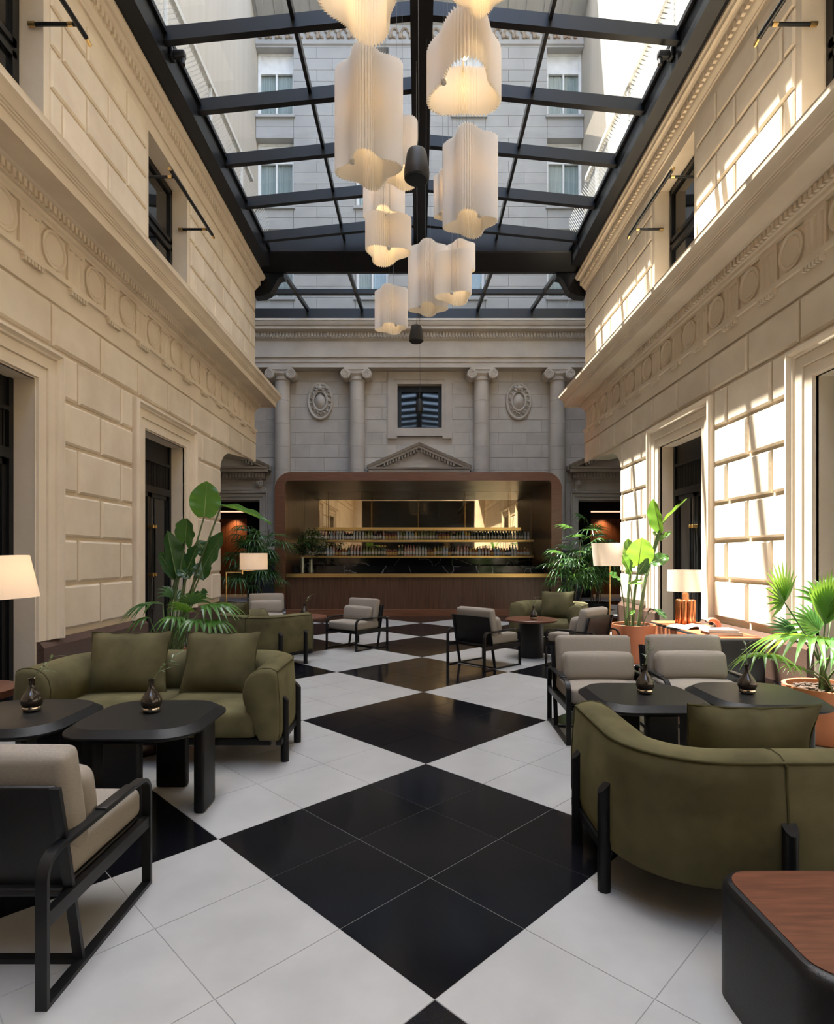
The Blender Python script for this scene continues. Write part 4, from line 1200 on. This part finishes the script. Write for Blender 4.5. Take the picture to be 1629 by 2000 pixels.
# sideboard against the right wall
root = thing('sideboard', 'low black sideboard with amber wood top along the right wall', 'sideboard', (3.86, 7.92, 0))
hw, hd, H = .34, .98, .52
q = rrect(-hw, hw, -hd, hd, .10, 8); mb = MB(); rows = []
for ins, z in ((0,0),(0,H-.03),(.008,H-.01),(.02,H-.002)):
    q = rrect(-hw+ins, hw-ins, -hd+ins, hd-ins, .10-ins*.6, 8); rows.append([(x,y,z) for x,y in q+[q[0]]])
mb.grid(rows); mb.add(rows[0][:-1], [tuple(range(len(q)))[::-1]]); mb.add(rows[-1][:-1], [tuple(range(len(q)))]); obj('body', mb, M['leather'], root, smooth=35)
q = rrect(-hw+.02, hw-.02, -hd+.02, hd-.02, .085, 8); mb = MB(); mb.prism(q, 'z', H-.004, H+.006); obj('top', mb, M['orange_wood'], root)
for k in range(2):
    mb = MB(); mb.box(-hw-.006, -hw+.004, -.80+k*.81, -.80+k*.81+.79, .06, H-.03); obj('door', mb, M['orange_wood'], root)
# books and magazine
def book(label, loc, rz, size, cm):
    r = thing('book', label, 'book', loc, rz, 'books on the sideboard')
    w, d, t = size
    mb = MB(); mb.box(-w/2, w/2, -d/2, d/2, 0, .003); mb.box(-w/2, w/2, -d/2, d/2, t-.003, t); mb.box(-w/2, -w/2+.004, -d/2, d/2, .003, t-.003); obj('cover', mb, cm, r)
    mb = MB(); mb.box(-w/2+.004, w/2-.006, -d/2+.006, d/2-.006, .003, t-.003); obj('pages', mb, M['paper'], r)
book('large book at the bottom of the stack on the near end of the sideboard', (3.83, 7.32, .528), -.12, (.40,.30,.034), M['book_cover'])
book('pale topped book lying on the larger book on the sideboard', (3.80, 7.33, .563), -.06, (.37,.28,.03), mat('book_white_cover', (.75,.70,.66,1), (.6,.45,.4,1), rough=.4, scale=3))
r = thing('magazine', 'open magazine with curling pages on the amber sideboard', 'magazine', (3.80, 8.0, .529), .3)
for q in (-1, 1):
    rows = [[(q*.30*k/8, y, .004 + .035*math.sin(min(1,k/8*1.1)*PI)*(1 if q < 0 else .7)) for k in range(9)] for y in (-.19, .19)]
    mb = MB(); mb.grid(rows); mb.v += [(x,y,z-.003) for x,y,z in mb.v]; nf = [tuple(i+18 for i in f)[::-1] for f in mb.f]; mb.f += nf; mb.m += [0]*len(nf)
    obj('page_block', mb, M['magazine'], r, smooth=60)
r = thing('coral_ornament', 'curved coral coloured ornament beside the magazine on the sideboard', 'ornament', (4.06, 7.86, .526))
mb = MB(); mb.tube([(.0,0,.012),(.02,.01,.05),(0,.02,.09),(-.05,.02,.12),(-.10,.01,.125),(-.13,0,.10)], [.03,.035,.036,.034,.028,.015], 10); obj('shell', mb, M['coral'], r, smooth=60)

# ================================================================== VASES
def leaf_strip(mb, p0, p1, width, sag, nrm=Vector((0,0,1)), n=4, m=0, fold=.15):
    p0, p1 = Vector(p0), Vector(p1); d = p1-p0; side = d.cross(nrm).normalized()
    rows = []
    for i in range(n+1):
        t = i/n; w = width*math.sin(PI*min(1,max(.03,t*.92+.06)))**.8
        c = p0 + d*t + Vector((0,0,-sag*t*t))
        rows.append([c-side*w/2+nrm*w*fold, c, c+side*w/2+nrm*w*fold])
    mb.grid(rows, m)
def vase(label, loc, seed, lean):
    r = thing('bud_vase', label, 'vase', loc, 0, 'smoked glass bud vases with olive sprigs')
    mb = MB(); mb.lathe([(.035,.022),(.05,.03),(.061,.055),(.058,.08),(.042,.11),(.022,.135),(.016,.155),(.017,.19),(.021,.20),(.015,.198),(.012,.17)], 24, cap=False); obj('body', mb, M['vase'], r, smooth=50)
    mb = MB(); mb.lathe([(.036,0),(.05,.008),(.054,.022),(.049,.032)], 24); obj('foot', mb, M['vase_base'], r, smooth=50)
    rr = random.Random(seed)
    tip = Vector((lean[0], lean[1], .33)); pts = [Vector((0,0,.06)), Vector((0,0,.18)), Vector((lean[0]*.4, lean[1]*.4, .26)), tip]
    mb = MB(); mb.tube(pts, .0025, 5); obj('sprig_stem', mb, M['stem'], r)
    for k in range(9):
        t = .35 + .65*k/8; b = pts[1].lerp(pts[2], min(1,t*2)) if t < .5 else pts[2].lerp(tip, t*2-1)
        a = rr.uniform(0, 2*PI); dv = Vector((math.cos(a)*.05 + lean[0]*.35, math.sin(a)*.05 + lean[1]*.35, rr.uniform(-.01,.045)))
        mb = MB(); leaf_strip(mb, b, b+dv, .014, .01); obj('leaf', mb, M['leaf_olive'], r, recalc=False)
    return r
vase('bud vase on the coffee table in front of the near left sofa', (-1.62, 3.52, .56), 1, (.12,.05))
vase('bud vase on the coffee table cut by the left edge', (-2.36, 3.54, .56), 2, (.13,.0))
vase('bud vase on the right coffee table nearer the aisle', (1.565, 4.0, .56), 3, (.05,.06))
vase('bud vase on the right coffee table nearer the wall', (2.27, 4.0, .56), 4, (.02,.05))
vase('bud vase on the round table right of the aisle', (1.71, 8.60, .575), 5, (.05,.02))
vase('bud vase on the round table behind the left tub sofa', (-1.78, 9.05, .575), 6, (.10,.0))

# ================================================================== LAMPS
def lamp_light(loc, e, parent, r=.04, col=(1,.70,.40)):
    l = bpy.data.lights.new('lamp_glow', 'POINT'); l.energy = e; l.color = col; l.shadow_soft_size = r
    o = bpy.data.objects.new('lamp_glow', l); C.objects.link(o); o.location = loc; o.parent = parent
def drum_shade(root, c, rt, rb_, h, name='shade', rot=(0,0,0)):
    mb = MB(); n = 40
    rows = [[(r*math.cos(2*PI*k/n), r*math.sin(2*PI*k/n), z) for k in range(n+1)] for r, z in ((rb_,0),((rb_*2+rt)/3,h/3),((rb_+2*rt)/3,2*h/3),(rt,h))]
    mb.grid(rows); o = obj(name, mb, M['white_fabric'], root, loc=c, rot=rot, smooth=60)
    mb = MB(); mb.rbox((0,0,h*.5), (.05,.05,.09), .024, 3); obj('bulb', mb, M['bulb'], root, loc=c, rot=rot, smooth=60)
    return o
# arched lamp, left edge
r = thing('floor_lamp', 'arched brass floor lamp with large tapered shade at the left edge', 'lamp', (-3.62, 4.42, 0))
mb = MB(); mb.lathe([(.15,0),(.15,.02),(.02,.03)], 28); obj('base', mb, M['brass_thin'], r, smooth=30)
tp = [(0,0,.02),(0,0,1.2),(0,0,1.55)] + [(.20-.20*math.cos(a), 0, 1.58+.17*math.sin(a)) for a in [PI*k/12 for k in range(1,12)]] + [(.40,.0,1.56),(.40,.0,1.50)]
mb = MB(); mb.tube(tp, .012, 10); mb.tube([(.40,0,1.535),(.40,0,1.49)], .019, 10); obj('arched_stem', mb, M['brass_thin'], r, smooth=60)
drum_shade(r, (.40,0,1.175), .235, .285, .325, rot=(0,-.07,0)); lamp_light((.40,0,1.33), 5, r)
# left back lamp
p = at(442, 1118, 10.6)
r = thing('floor_lamp', 'brass swing arm floor lamp with small lit drum shade by the left palm', 'lamp', (p.x, 10.6, 0))
mb = MB(); mb.lathe([(.14,0),(.14,.02),(.02,.03)], 24); obj('base', mb, M['brass_thin'], r, smooth=30)
mb = MB(); mb.tube([(0,0,.02),(0,0,p.z)], .013, 8); obj('pole', mb, M['brass_thin'], r, smooth=60)
mb = MB(); mb.tube([(-.01,0,p.z),(.30,0,p.z+.0)], .011, 8); mb.tube([(.28,0,p.z+.03),(.52,-.03,p.z+.03)], .010, 8); mb.tube([(.29,0,p.z-.03),(.29,0,p.z+.06)], .018, 8); obj('swing_arm', mb, M['brass_thin'], r, smooth=60)
drum_shade(r, (.51,-.03,p.z+.05), .245, .245, .30); lamp_light((.51,-.03,p.z+.2), 3.5, r)
# right back lamp
p = at(1191, 1105, 10.3)
r = thing('floor_lamp', 'slim brass floor lamp with white tapered shade beside the right palm', 'lamp', (p.x, 10.3, 0))
mb = MB(); mb.lathe([(.15,0),(.15,.02),(.02,.03)], 24); obj('base', mb, M['brass_thin'], r, smooth=30)
mb = MB(); mb.tube([(0,0,.02),(0,0,p.z+.2)], .014, 8); obj('pole', mb, M['brass_thin'], r, smooth=60)
drum_shade(r, (0,0,p.z), .315, .275, .40)
# table lamp on the sideboard
r = thing('table_lamp', 'table lamp with copper cylinder base and white drum shade on the sideboard', 'lamp', (3.90, 8.46, .526))
for k in range(9):
    a = 2*PI*k/9; mb = MB(); mb.lathe([(.034,0),(.036,.01),(.036,.33),(.033,.345),(.024,.355),(.008,.36)], 14, c=(.105*math.cos(a), .105*math.sin(a), 0)); obj('copper_tube', mb, M['copper'], r, smooth=40)
mb = MB(); mb.lathe([(.06,0),(.06,.34),(.045,.36),(.045,.43),(.036,.452),(.012,.46),(.010,.50)], 16); obj('core', mb, M['copper'], r, smooth=40)
drum_shade(r, (0,0,.475), .245, .25, .31)

# ================================================================== PENDANT LAMPS
def pendant(uc, d, wpx, v_near_top, v_near_bot, lobes, ph, label, amp=.17, light=2.2):
    R = wpx*d/F/2
    X = (uc-CU)*d/F; dn = d - R*.8
    zt = EYE - (v_near_top-CV)*dn/F; zb = EYE - (v_near_bot-CV)*dn/F
    H = zt-zb
    root = thing('pendant_lamp', label, 'lamp', (X, d, zb), 0, 'pleated white pendant lamps under the skylight')
    n = 288; R0 = R/(1+amp)
    pts = []
    for k in range(n):
        a = 2*PI*k/n
        rr = R0*(1 + amp*math.cos(lobes*a+ph) + .035*math.cos(2*a+ph*2)) + (.016, .0, -.016, .0)[k % 4]
        pts.append((rr*math.cos(a), rr*math.sin(a)))
    pts.append(pts[0])
    mb = MB(); mb.grid([[(x,y,z) for x,y in pts] for z in (0, H)])
    obj('pleated_shade', mb, M['pleat'], root, recalc=False)
    # seam rod with a disc at its foot, in the notch that faces the room
    best = min(range(n), key=lambda k: (math.hypot(*pts[k]) + .25*R*(pts[k][1]/R)))
    x, y = pts[best]; q = 1.03
    mb = MB(); mb.tube([(x*q,y*q,-.01),(x*q,y*q,H+.02)], .004, 6); mb.lathe([(.018,-.02),(.022,-.015),(.022,.015),(.018,.02)], 14, c=(x*q,y*q,0)); obj('seam_rod', mb, M['pale_metal'], root, smooth=40)
    zc = 9.0 + .54 + .40*(1-abs(X-SC)/HX) - zb - .01
    mb = MB()
    for dx in (-.04, .04): mb.tube([(dx,0,H*.6),(dx*.5,0,zc)], .0028, 4)
    obj('suspension_wire', mb, M['wire'], root)
    mb = MB(); mb.box(-R0*.9, R0*.9, -.006, .006, H*.9-.004, H*.9+.004); mb.box(-.006,.006,-R0*.9,R0*.9,H*.9-.004,H*.9+.004); obj('spider', mb, M['pale_metal'], root)
    mb = MB(); mb.rbox((0,0,H*.8), (.06,.06,.12), .029, 3); obj('bulb', mb, M['bulb'], root, smooth=60)
    lamp_light((0,0,H*.55), light, root, .05, (1,.66,.30))
PD = [
 (707, 4.5, 166, -170, -50, 3, 2.2, 'largest pendant lamp cut by the top edge of the picture', .22),
 (940, 4.1, 106, -140, -55, 4, .4, 'pendant lamp cut by the top edge above the wide short one', .18),
 (908, 4.7, 157, 22, 128, 3, 1.57+PI, 'wide short pendant lamp at the upper right of the cluster', .19),
 (720, 5.4, 127, 88, 298, 4, .6, 'tall pendant lamp hanging lowest left of the cluster centre', .20),
 (918, 6.2, 104, 246, 414, 4, 1.1, 'tall pendant lamp right of the black speaker', .20),
 (780, 6.6, 90, 226, 322, 3, 2.8, 'pendant lamp half hidden behind the tall left one', .25),
 (750, 8.1, 76, 338, 404, 4, .2, 'small pendant lamp below the tall left one', .22),
 (755, 7.0, 94, 410, 478, 3, .8, 'short broad pendant lamp above the lowest left one', .25),
 (870, 7.5, 42, 332, 412, 4, .9, 'narrow pendant lamp mostly hidden behind the tall right one', .17),
 (836, 9.0, 73, 468, 592, 4, .3, 'tall central pendant lamp above the small speaker', .22),
 (888, 8.5, 76, 484, 568, 3, 2.6, 'pendant lamp overlapping the tall central one on its right', .22),
 (900, 9.8, 52, 468, 520, 4, .7, 'pendant lamp whose top shows behind the right central one', .17),
 (764, 10.0, 63, 556, 632, 4, 1.0, 'lowest leftmost pendant lamp in front of the stone cornice', .17)]
for a in PD: pendant(*a)
def pend_speaker(label, u, vt, vb, wpx, d):
    R = wpx*d/F/2; X = (u-CU)*d/F; zt = EYE-(vt-CV)*d/F; zb = EYE-(vb-CV)*(d)/F; H = zt-zb
    r = thing('pendant_speaker', label, 'speaker', (X, d, zb), 0, 'black pendant speakers')
    mb = MB(); mb.lathe([(R*.78,.0),(R*.97,.015),(R,.05),(R*.98,H*.35),(R*.78,H*.9),(R*.70,H),(R*.3,H+.01)], 32); obj('housing', mb, M['speaker'], r, smooth=40)
    mb = MB(); mb.lathe([(R*.2,.004),(R*.74,.008),(R*.8,-.004),(R*.2,-.002)], 32); obj('grille', mb, M['black_metal'], r, smooth=40)
    zc = 9.54+.40*(1-abs(X-SC)/HX) - zb
    mb = MB(); mb.tube([(0,0,H),(.012,0,H+.1),(.02,0,H+.3),(0,0,zc)], .004, 5); obj('cable', mb, M['wire'], r)
pend_speaker('large black pendant speaker among the upper lamps', 814, 296, 352, 50, 5.4)
pend_speaker('small black pendant speaker below the tall central lamp', 813, 637, 668, 28, 9.4)
pend_speaker('smallest black pendant speaker in front of the bar wall window', 819, 780, 806, 15, 16.2)
# ================================================================== PLANTS
def pot(root, r_top, r_bot, h, m='terracotta'):
    mb = MB(); mb.lathe([(r_bot-.02,0),(r_bot,.015),(r_top,h-.02),(r_top,h),(r_top-.012,h+.003),(r_top-.03,h),(r_top-.035,h-.06),(.02,h-.065)], 44); obj('pot', mb, M[m], root, smooth=35)
    mb = MB(); n = 22; rr = random.Random(3)
    rows = [[((r_top-.034)*k/6*math.cos(2*PI*a/n), (r_top-.034)*k/6*math.sin(2*PI*a/n), h-.045+rr.uniform(-.012,.016)) for a in range(n)] for k in range(7)]
    rows = [r + [r[0]] for r in rows]; mb.grid(rows)
    for k in range(110):
        a, q = rr.uniform(0,2*PI), (r_top-.05)*math.sqrt(rr.random()); mb.rbox((q*math.cos(a),q*math.sin(a),h-.03), (rr.uniform(.02,.05),rr.uniform(.015,.03),.018), .008, 1)
    o = obj('bark_mulch', mb, M['soil'], root); o['kind'] = 'stuff'
def paddle(root, base, b0, b1, width, up, m, bend=0.0, fold=.22, stem_r=.011, notch=0.0, curl=0.0):
    """banana-like leaf: petiole base->b0, blade b0->b1 (all local); up = blade face normal hint"""
    base, b0, b1, up = Vector(base), Vector(b0), Vector(b1), Vector(up).normalized()
    d = b1-b0; L = d.length; t = d.normalized(); side = t.cross(up).normalized(); nr = side.cross(t).normalized()
    n, k = 14, 4; rows = []
    for i in range(n+1):
        s = i/n
        w = width/2*(math.sin(PI*min(1,(s*.94+.05)))**.55)*(1-.25*s*s)
        if s > .9: w *= math.sqrt(max(0,(1-s)/.1))*.9+.1
        c = b0 + d*s + Vector((0,0,-bend*s*s*L))
        r = []
        for j in range(-k, k+1):
            q = j/k; ang = fold + curl*abs(q)
            zz = abs(q)*w*math.sin(ang) ; xx = q*w*math.cos(ang)
            wav = .012*math.sin(s*17+q*3)*abs(q)
            back = notch*w*max(0,(.25-s))*abs(q)*4
            r.append(c + side*xx + nr*(zz+wav) - t*back)
        rows.append(r)
    mb = MB(); mb.grid(rows); lf = obj('leaf', mb, M[m], root, smooth=60, recalc=False)
    mb = MB(); mid = [Vector(rows[i][k]) + nr*.003 for i in range(n)]
    mb.tube(mid, [.007*(1-.8*i/n) for i in range(n)], 5); obj('midrib', mb, mat_midrib, lf)
    m1 = base.lerp(b0, .5) + Vector((0,0,.04)) - Vector((b0.x-base.x, b0.y-base.y, 0))*.15
    mb = MB(); mb.tube([base, base.lerp(m1,.5), m1, m1.lerp(b0,.55), b0, rows[2][k]], [stem_r*1.5, stem_r*1.25, stem_r, stem_r*.9, stem_r*.8, stem_r*.5], 7); obj('petiole', mb, M['stem'], root, smooth=60)
mat_midrib = mat('pale_leaf_rib', (.22,.30,.10,1), (.16,.24,.07,1), rough=.4)
def fan(root, base, hub, aim, size, nl, spread, m, droop=.35, up=(0,0,1), wide=.055, stem_r=.007, seed=0, join=.35):
    """fan palm frond: petiole base->hub and a fan of leaflets opening toward aim"""
    base, hub, aim = Vector(base), Vector(hub), Vector(aim).normalized(); rr = random.Random(seed)
    up = Vector(up); side = aim.cross(up).normalized(); nr = side.cross(aim).normalized()
    mb = MB()
    for k in range(nl):
        q = -1 + 2*k/(nl-1) if nl > 1 else 0
        a = q*spread; L = size*(1-.22*q*q)*rr.uniform(.93,1.04)
        dv = aim*math.cos(a) + side*math.sin(a) + nr*.10*abs(q)
        sd = (side*math.cos(a) - aim*math.sin(a))
        rows = []; ns = 6
        for i in range(ns+1):
            s = i/ns
            w = wide*size/.5*(.35+.9*min(1,s/join))*(1 if s < join else max(.02, 1-((s-join)/(1-join))**1.3))
            c = hub + dv*L*s + Vector((0,0,-droop*L*max(0,s-.25)**2*1.6))
            rows.append([c - sd*w/2 + nr*w*.12, c - nr*w*.10, c + sd*w/2 + nr*w*.12])
        mb.grid(rows)
    lf = obj('frond', mb, M[m], root, recalc=False)
    md = base.lerp(hub, .55) + Vector((0,0,.06))
    mb = MB(); mb.tube([base, base.lerp(md,.5)+Vector((0,0,.03)), md, hub], [stem_r*1.4, stem_r*1.2, stem_r, stem_r*.8], 6); obj('petiole', mb, M['stem'], root, smooth=60)

def local(root_loc):
    o = Vector(root_loc)
    return lambda u, v, d: at(u, v, d) - o
# right strelitzia in its terracotta pot
loc = (3.10, 8.36, 0); r = thing('potted_strelitzia', 'sunlit big leaved strelitzia in a terracotta pot behind the right armchairs', 'plant', loc)
pot(r, .305, .27, .535)
P = local(loc)
paddle(r, (.06,.0,.48), P(1290,1040,8.3), P(1276,970,8.2), .27, (-.8,-.6,.1), 'leaf_mid', fold=.55, bend=.06)
paddle(r, (.08,.02,.48), P(1292,1024,8.3), P(1342,974,8.2), .10, (-.5,-.6,.6), 'leaf_bright', fold=1.2, stem_r=.02)
paddle(r, (-.03,-.02,.48), P(1247,1104,8.3), P(1254,1050,8.1), .40, (-.25,-.95,.1), 'leaf_bright', notch=.4, fold=.12)
paddle(r, (-.08,.05,.48), P(1231,1108,8.5), P(1226,1052,8.6), .30, (.3,-.9,.1), 'leaf_bright', notch=.3, fold=.3)
paddle(r, (-.1,-.05,.48), P(1232,1122,8.3), P(1214,1078,8.0), .26, (-.3,-.7,.6), 'leaf_mid', bend=.1)
paddle(r, (-.12,-.03,.48), P(1211,1132,8.3), P(1190,1116,8.2), .20, (-.2,-.6,.8), 'leaf_mid', bend=.2, stem_r=.008)
paddle(r, (-.02,-.08,.48), P(1230,1138,8.2), P(1254,1136,8.0), .20, (.1,-.7,.7), 'leaf_bright', bend=.15, stem_r=.008)
paddle(r, (0,0,.48), P(1246,1120,8.2), P(1266,1090,8.2), .20, (.5,-.8,.2), 'leaf_dark', fold=.4)
paddle(r, (.05,-.02,.48), P(1272,1100,8.3), P(1306,1084,8.3), .22, (.1,-.8,.6), 'leaf_mid', bend=.05, stem_r=.009)
paddle(r, (.08,.03,.48), P(1286,1056,8.3), P(1312,1038,8.3), .10, (.0,-.8,.6), 'leaf_mid', stem_r=.012, fold=.6)
paddle(r, (.1,.05,.48), P(1283,1044,8.3), P(1274,1040,8.2), .07, (0,-.9,.3), 'leaf_bright', stem_r=.012)
paddle(r, (-.05,.0,.48), P(1228,1200,8.2), P(1242,1193,8.1), .08, (0,-.8,.6), 'leaf_bright', stem_r=.006)
paddle(r, (.12,.0,.48), P(1280,1190,8.4), P(1302,1206,8.3), .12, (0,-.5,.8), 'leaf_dark', stem_r=.006, bend=.1)
# right fan palm
loc = (3.36, 4.78, 0); r = thing('potted_fan_palm', 'sunlit fan palm in a terracotta pot at the right picture edge', 'plant', loc)
pot(r, .31, .28, .44)
P = local(loc)
F_ = [(1532,1176,4.7,(-.45,-.25,.75),.40,15,1.25,'leaf_bright',.10), (1612,1218,4.6,(.05,-.2,1),.46,17,.62,'leaf_bright',.05),
      (1590,1250,4.55,(-.7,-.45,.25),.56,21,1.7,'leaf_bright',.6), (1494,1284,4.35,(-.35,-.6,.35),.32,13,1.75,'leaf_bright',.75),
      (1640,1245,4.4,(.5,-.6,.3),.5,17,1.6,'leaf_mid',.7), (1600,1232,4.9,(-.5,.2,.6),.36,13,1.2,'leaf_mid',.3),
      (1560,1240,4.9,(-.8,.1,.45),.32,7,.5,'leaf_dark',.2), (1620,1290,4.7,(.1,-.5,.3),.26,11,1.5,'leaf_mid',.5), (1625,1200,5.0,(.4,.3,.8),.5,15,1.2,'leaf_mid',.3), (1560,1305,4.5,(-.6,-.4,.3),.2,7,.7,'leaf_bright',.6),(1650,1300,4.6,(.4,-.5,.5),.4,13,1.4,'leaf_mid',.6)]
for k, (u, v, d, aim, sz, nl, sp, m, dr) in enumerate(F_):
    fan(r, (.05*math.cos(k*2), .05*math.sin(k*2), .39), P(u,v,d), aim, sz, nl, sp, m, dr, up=(0,-.75,.66) if aim[2] > .4 else (0,0,1), seed=k, wide=.05)
# left strelitzia with an under-planted palm
loc = (-2.72, 6.35, 0); r = thing('potted_strelitzia', 'dark leaved tall strelitzia in a terracotta pot behind the near left sofa', 'plant', loc)
pot(r, .30, .26, .46)
P = local(loc); D = 6.4
paddle(r, (.05,0,.42), P(399,1009,D), P(404,940,D), .36, (.15,-.95,.1), 'leaf_mid', fold=.08, notch=.2)
paddle(r, (0,0,.42), P(362,1057,D), P(366,1012,D-.1), .28, (-.1,-.9,.35), 'leaf_dark', notch=1.2, fold=.2)
paddle(r, (-.05,0,.42), P(345,1130,D), P(326,1036,D-.1), .30, (.8,-.6,.1), 'leaf_dark', fold=.5)
paddle(r, (-.08,.03,.42), P(342,1130,D+.1), P(310,1078,D), .22, (.7,-.6,.1), 'leaf_dark', fold=.5)
paddle(r, (.08,.0,.42), P(398,1108,D), P(436,1040,D-.1), .32, (-.3,-.8,.5), 'leaf_dark', fold=.15)
paddle(r, (.04,-.03,.42), P(367,1112,D-.1), P(386,1066,D-.2), .26, (-.3,-.8,.5), 'leaf_dark', fold=.2)
paddle(r, (.03,.04,.42), P(404,1085,D+.1), P(386,1052,D+.1), .22, (.3,-.8,.5), 'leaf_dark', bend=.1)
paddle(r, (.06,.04,.42), P(392,1100,D+.1), P(398,1134,D), .24, (.2,-.8,.3), 'leaf_dark', fold=.4)
paddle(r, (.0,.0,.42), P(352,1112,D), P(372,1130,D-.1), .18, (.2,-.7,.6), 'leaf_dark', fold=.3)
paddle(r, (.05,0,.42), P(391,1156,D), P(394,1174,D-.1), .18, (.0,-.9,.3), 'leaf_dark', notch=1.0, stem_r=.006)
paddle(r, (.1,.03,.42), P(432,988,D), P(532,1008,D-.2), .14, (0,-.3,1), 'leaf_mid', bend=.15, stem_r=.012, fold=.8)
G_ = [(318,1180,6.1,(-.95,-.2,.1),.46,9,.75,.65), (292,1206,6.0,(-.8,-.5,-.1),.26,7,1.0,.7), (398,1186,6.1,(.9,-.3,.25),.50,11,.85,.6), (372,1182,6.2,(.3,-.4,.8),.34,9,1.2,.5),
      (348,1206,5.95,(-.4,-.8,.1),.30,9,1.2,.7), (410,1212,5.95,(.8,-.5,.0),.34,9,.9,.7), (345,1172,6.4,(-.5,.2,.8),.34,9,1.0,.4), (384,1210,5.9,(.3,-.8,-.1),.30,9,1.3,.7), (362,1196,6.0,(-.2,-.5,.75),.30,9,1.2,.5)]
r2 = thing('potted_fan_palm', 'low green palm arching over the back of the near left sofa', 'plant', (-2.62, 5.98, 0))
pot(r2, .20, .17, .36)
P = local((-2.62, 5.98, 0))
for k, (u, v, d, aim, sz, nl, sp, dr) in enumerate(G_):
    fan(r2, (.03*math.cos(k*2), .03*math.sin(k*2), .33), P(u,v,d), aim, sz, nl, sp, 'leaf_mid' if k % 3 else 'leaf_palm', dr, seed=20+k, wide=.05, join=.5)
# rhapis palms at the back
def rhapis(label, loc, span, seed, canes, zmax, m='leaf_palm'):
    r = thing('potted_palm', label, 'plant', loc, 0); rr = random.Random(seed)
    mb = MB(); mb.lathe([(.24,0),(.27,.02),(.30,.40),(.28,.42),(.27,.36),(.02,.35)], 28); obj('planter', mb, M['black_wood'], r, smooth=40)
    for c in range(canes):
        a = rr.uniform(0, 2*PI); q = rr.uniform(.03,.16); b = Vector((q*math.cos(a), q*math.sin(a), .36)); hh = rr.uniform(.55, 1.0)*zmax
        top = Vector((b.x*2.0 + rr.uniform(-.2,.2)*span, b.y*1.6, hh))
        mb = MB(); mb.tube([b, b.lerp(top,.5)+Vector((0,0,.05)), top], [.013,.012,.009], 6); obj('cane', mb, M['cane'], r, smooth=60)
        for k in range(9):
            an = 2*PI*k/9*1.3 + c; el = rr.uniform(-.25,.95); t = rr.uniform(.42, 1.0)
            s0 = b.lerp(top, t); reach = rr.uniform(.22,.42)*span
            hub = s0 + Vector((math.cos(an)*math.cos(el), math.sin(an)*math.cos(el), math.sin(el)*.8+.15))*reach
            aim = (hub-s0).normalized() + Vector((0,0,-.15))
            fan(r, s0, hub, aim, rr.uniform(.34,.48), 9, 1.35, m, rr.uniform(.4,1.0), seed=rr.randrange(999), wide=.038, stem_r=.004, join=.4)
    return r
rhapis('dark feathery palm left of the bar behind the lit floor lamp', (-3.9, 13.7, 0), 1.0, 4, 10, 2.2)
rhapis('feathery palm right of the bar portal, nearer the bar', (3.55, 13.4, 0), 1.0, 8, 7, 2.05)
rhapis('feathery palm right of the bar standing behind the slim floor lamp', (4.28, 13.9, 0), 1.0, 15, 8, 2.15)
# olive tree arrangement on the bar
r = thing('potted_tree', 'small leafy tree in tall glass cylinders on the left end of the bar', 'plant', (-2.95, 15.25, 1.074)); rr = random.Random(5)
for dx, hh in ((-.10,.42), (.13,.36)):
    mb = MB(); mb.lathe([(.055,0),(.055,hh),(.05,hh),(.05,.01)], 18, c=(dx,0,0)); obj('glass_cylinder', mb, glass('cylinder_glass', (.85,.88,.85,1), .25), r, smooth=40)
    mb = MB(); mb.tube([(dx,0,.012),(dx+.01,0,.3),(dx*1.3,0,.62)], [.014,.012,.007], 6); obj('trunk', mb, mat('pale_trunk', (.36,.31,.24,1), rough=.8), r)
mb = MB()
for k in range(1000):
    a, e, q = rr.uniform(0,2*PI), rr.uniform(-1,1), rr.random()**.5
    c = Vector((.40*q*math.cos(a)*math.sqrt(1-e*e)+.16, .30*q*math.sin(a)*math.sqrt(1-e*e), .80+.40*q*e)) if k % 3 else Vector((.26*q*math.cos(a)*math.sqrt(1-e*e)-.12, .26*q*math.sin(a)*math.sqrt(1-e*e), .72+.24*q*e))
    b = rr.uniform(0,2*PI); leaf_strip(mb, c, c+Vector((math.cos(b)*.07, math.sin(b)*.08, rr.uniform(-.05,.03))), .042, .01, n=2)
o = obj('foliage', mb, M['leaf_palm'], r, recalc=False); o['kind'] = 'stuff'
mb = MB()
for k in range(26):
    a = rr.uniform(0,2*PI); s = -.13 if k % 2 else .17
    mb.tube([(s,0,.55),(s+.15*math.cos(a),.1*math.sin(a),.72),(s*.8+.34*math.cos(a),.2*math.sin(a),rr.uniform(.6,1.0))], [.006,.004,.002], 4)
obj('branches', mb, M['cane'], r)
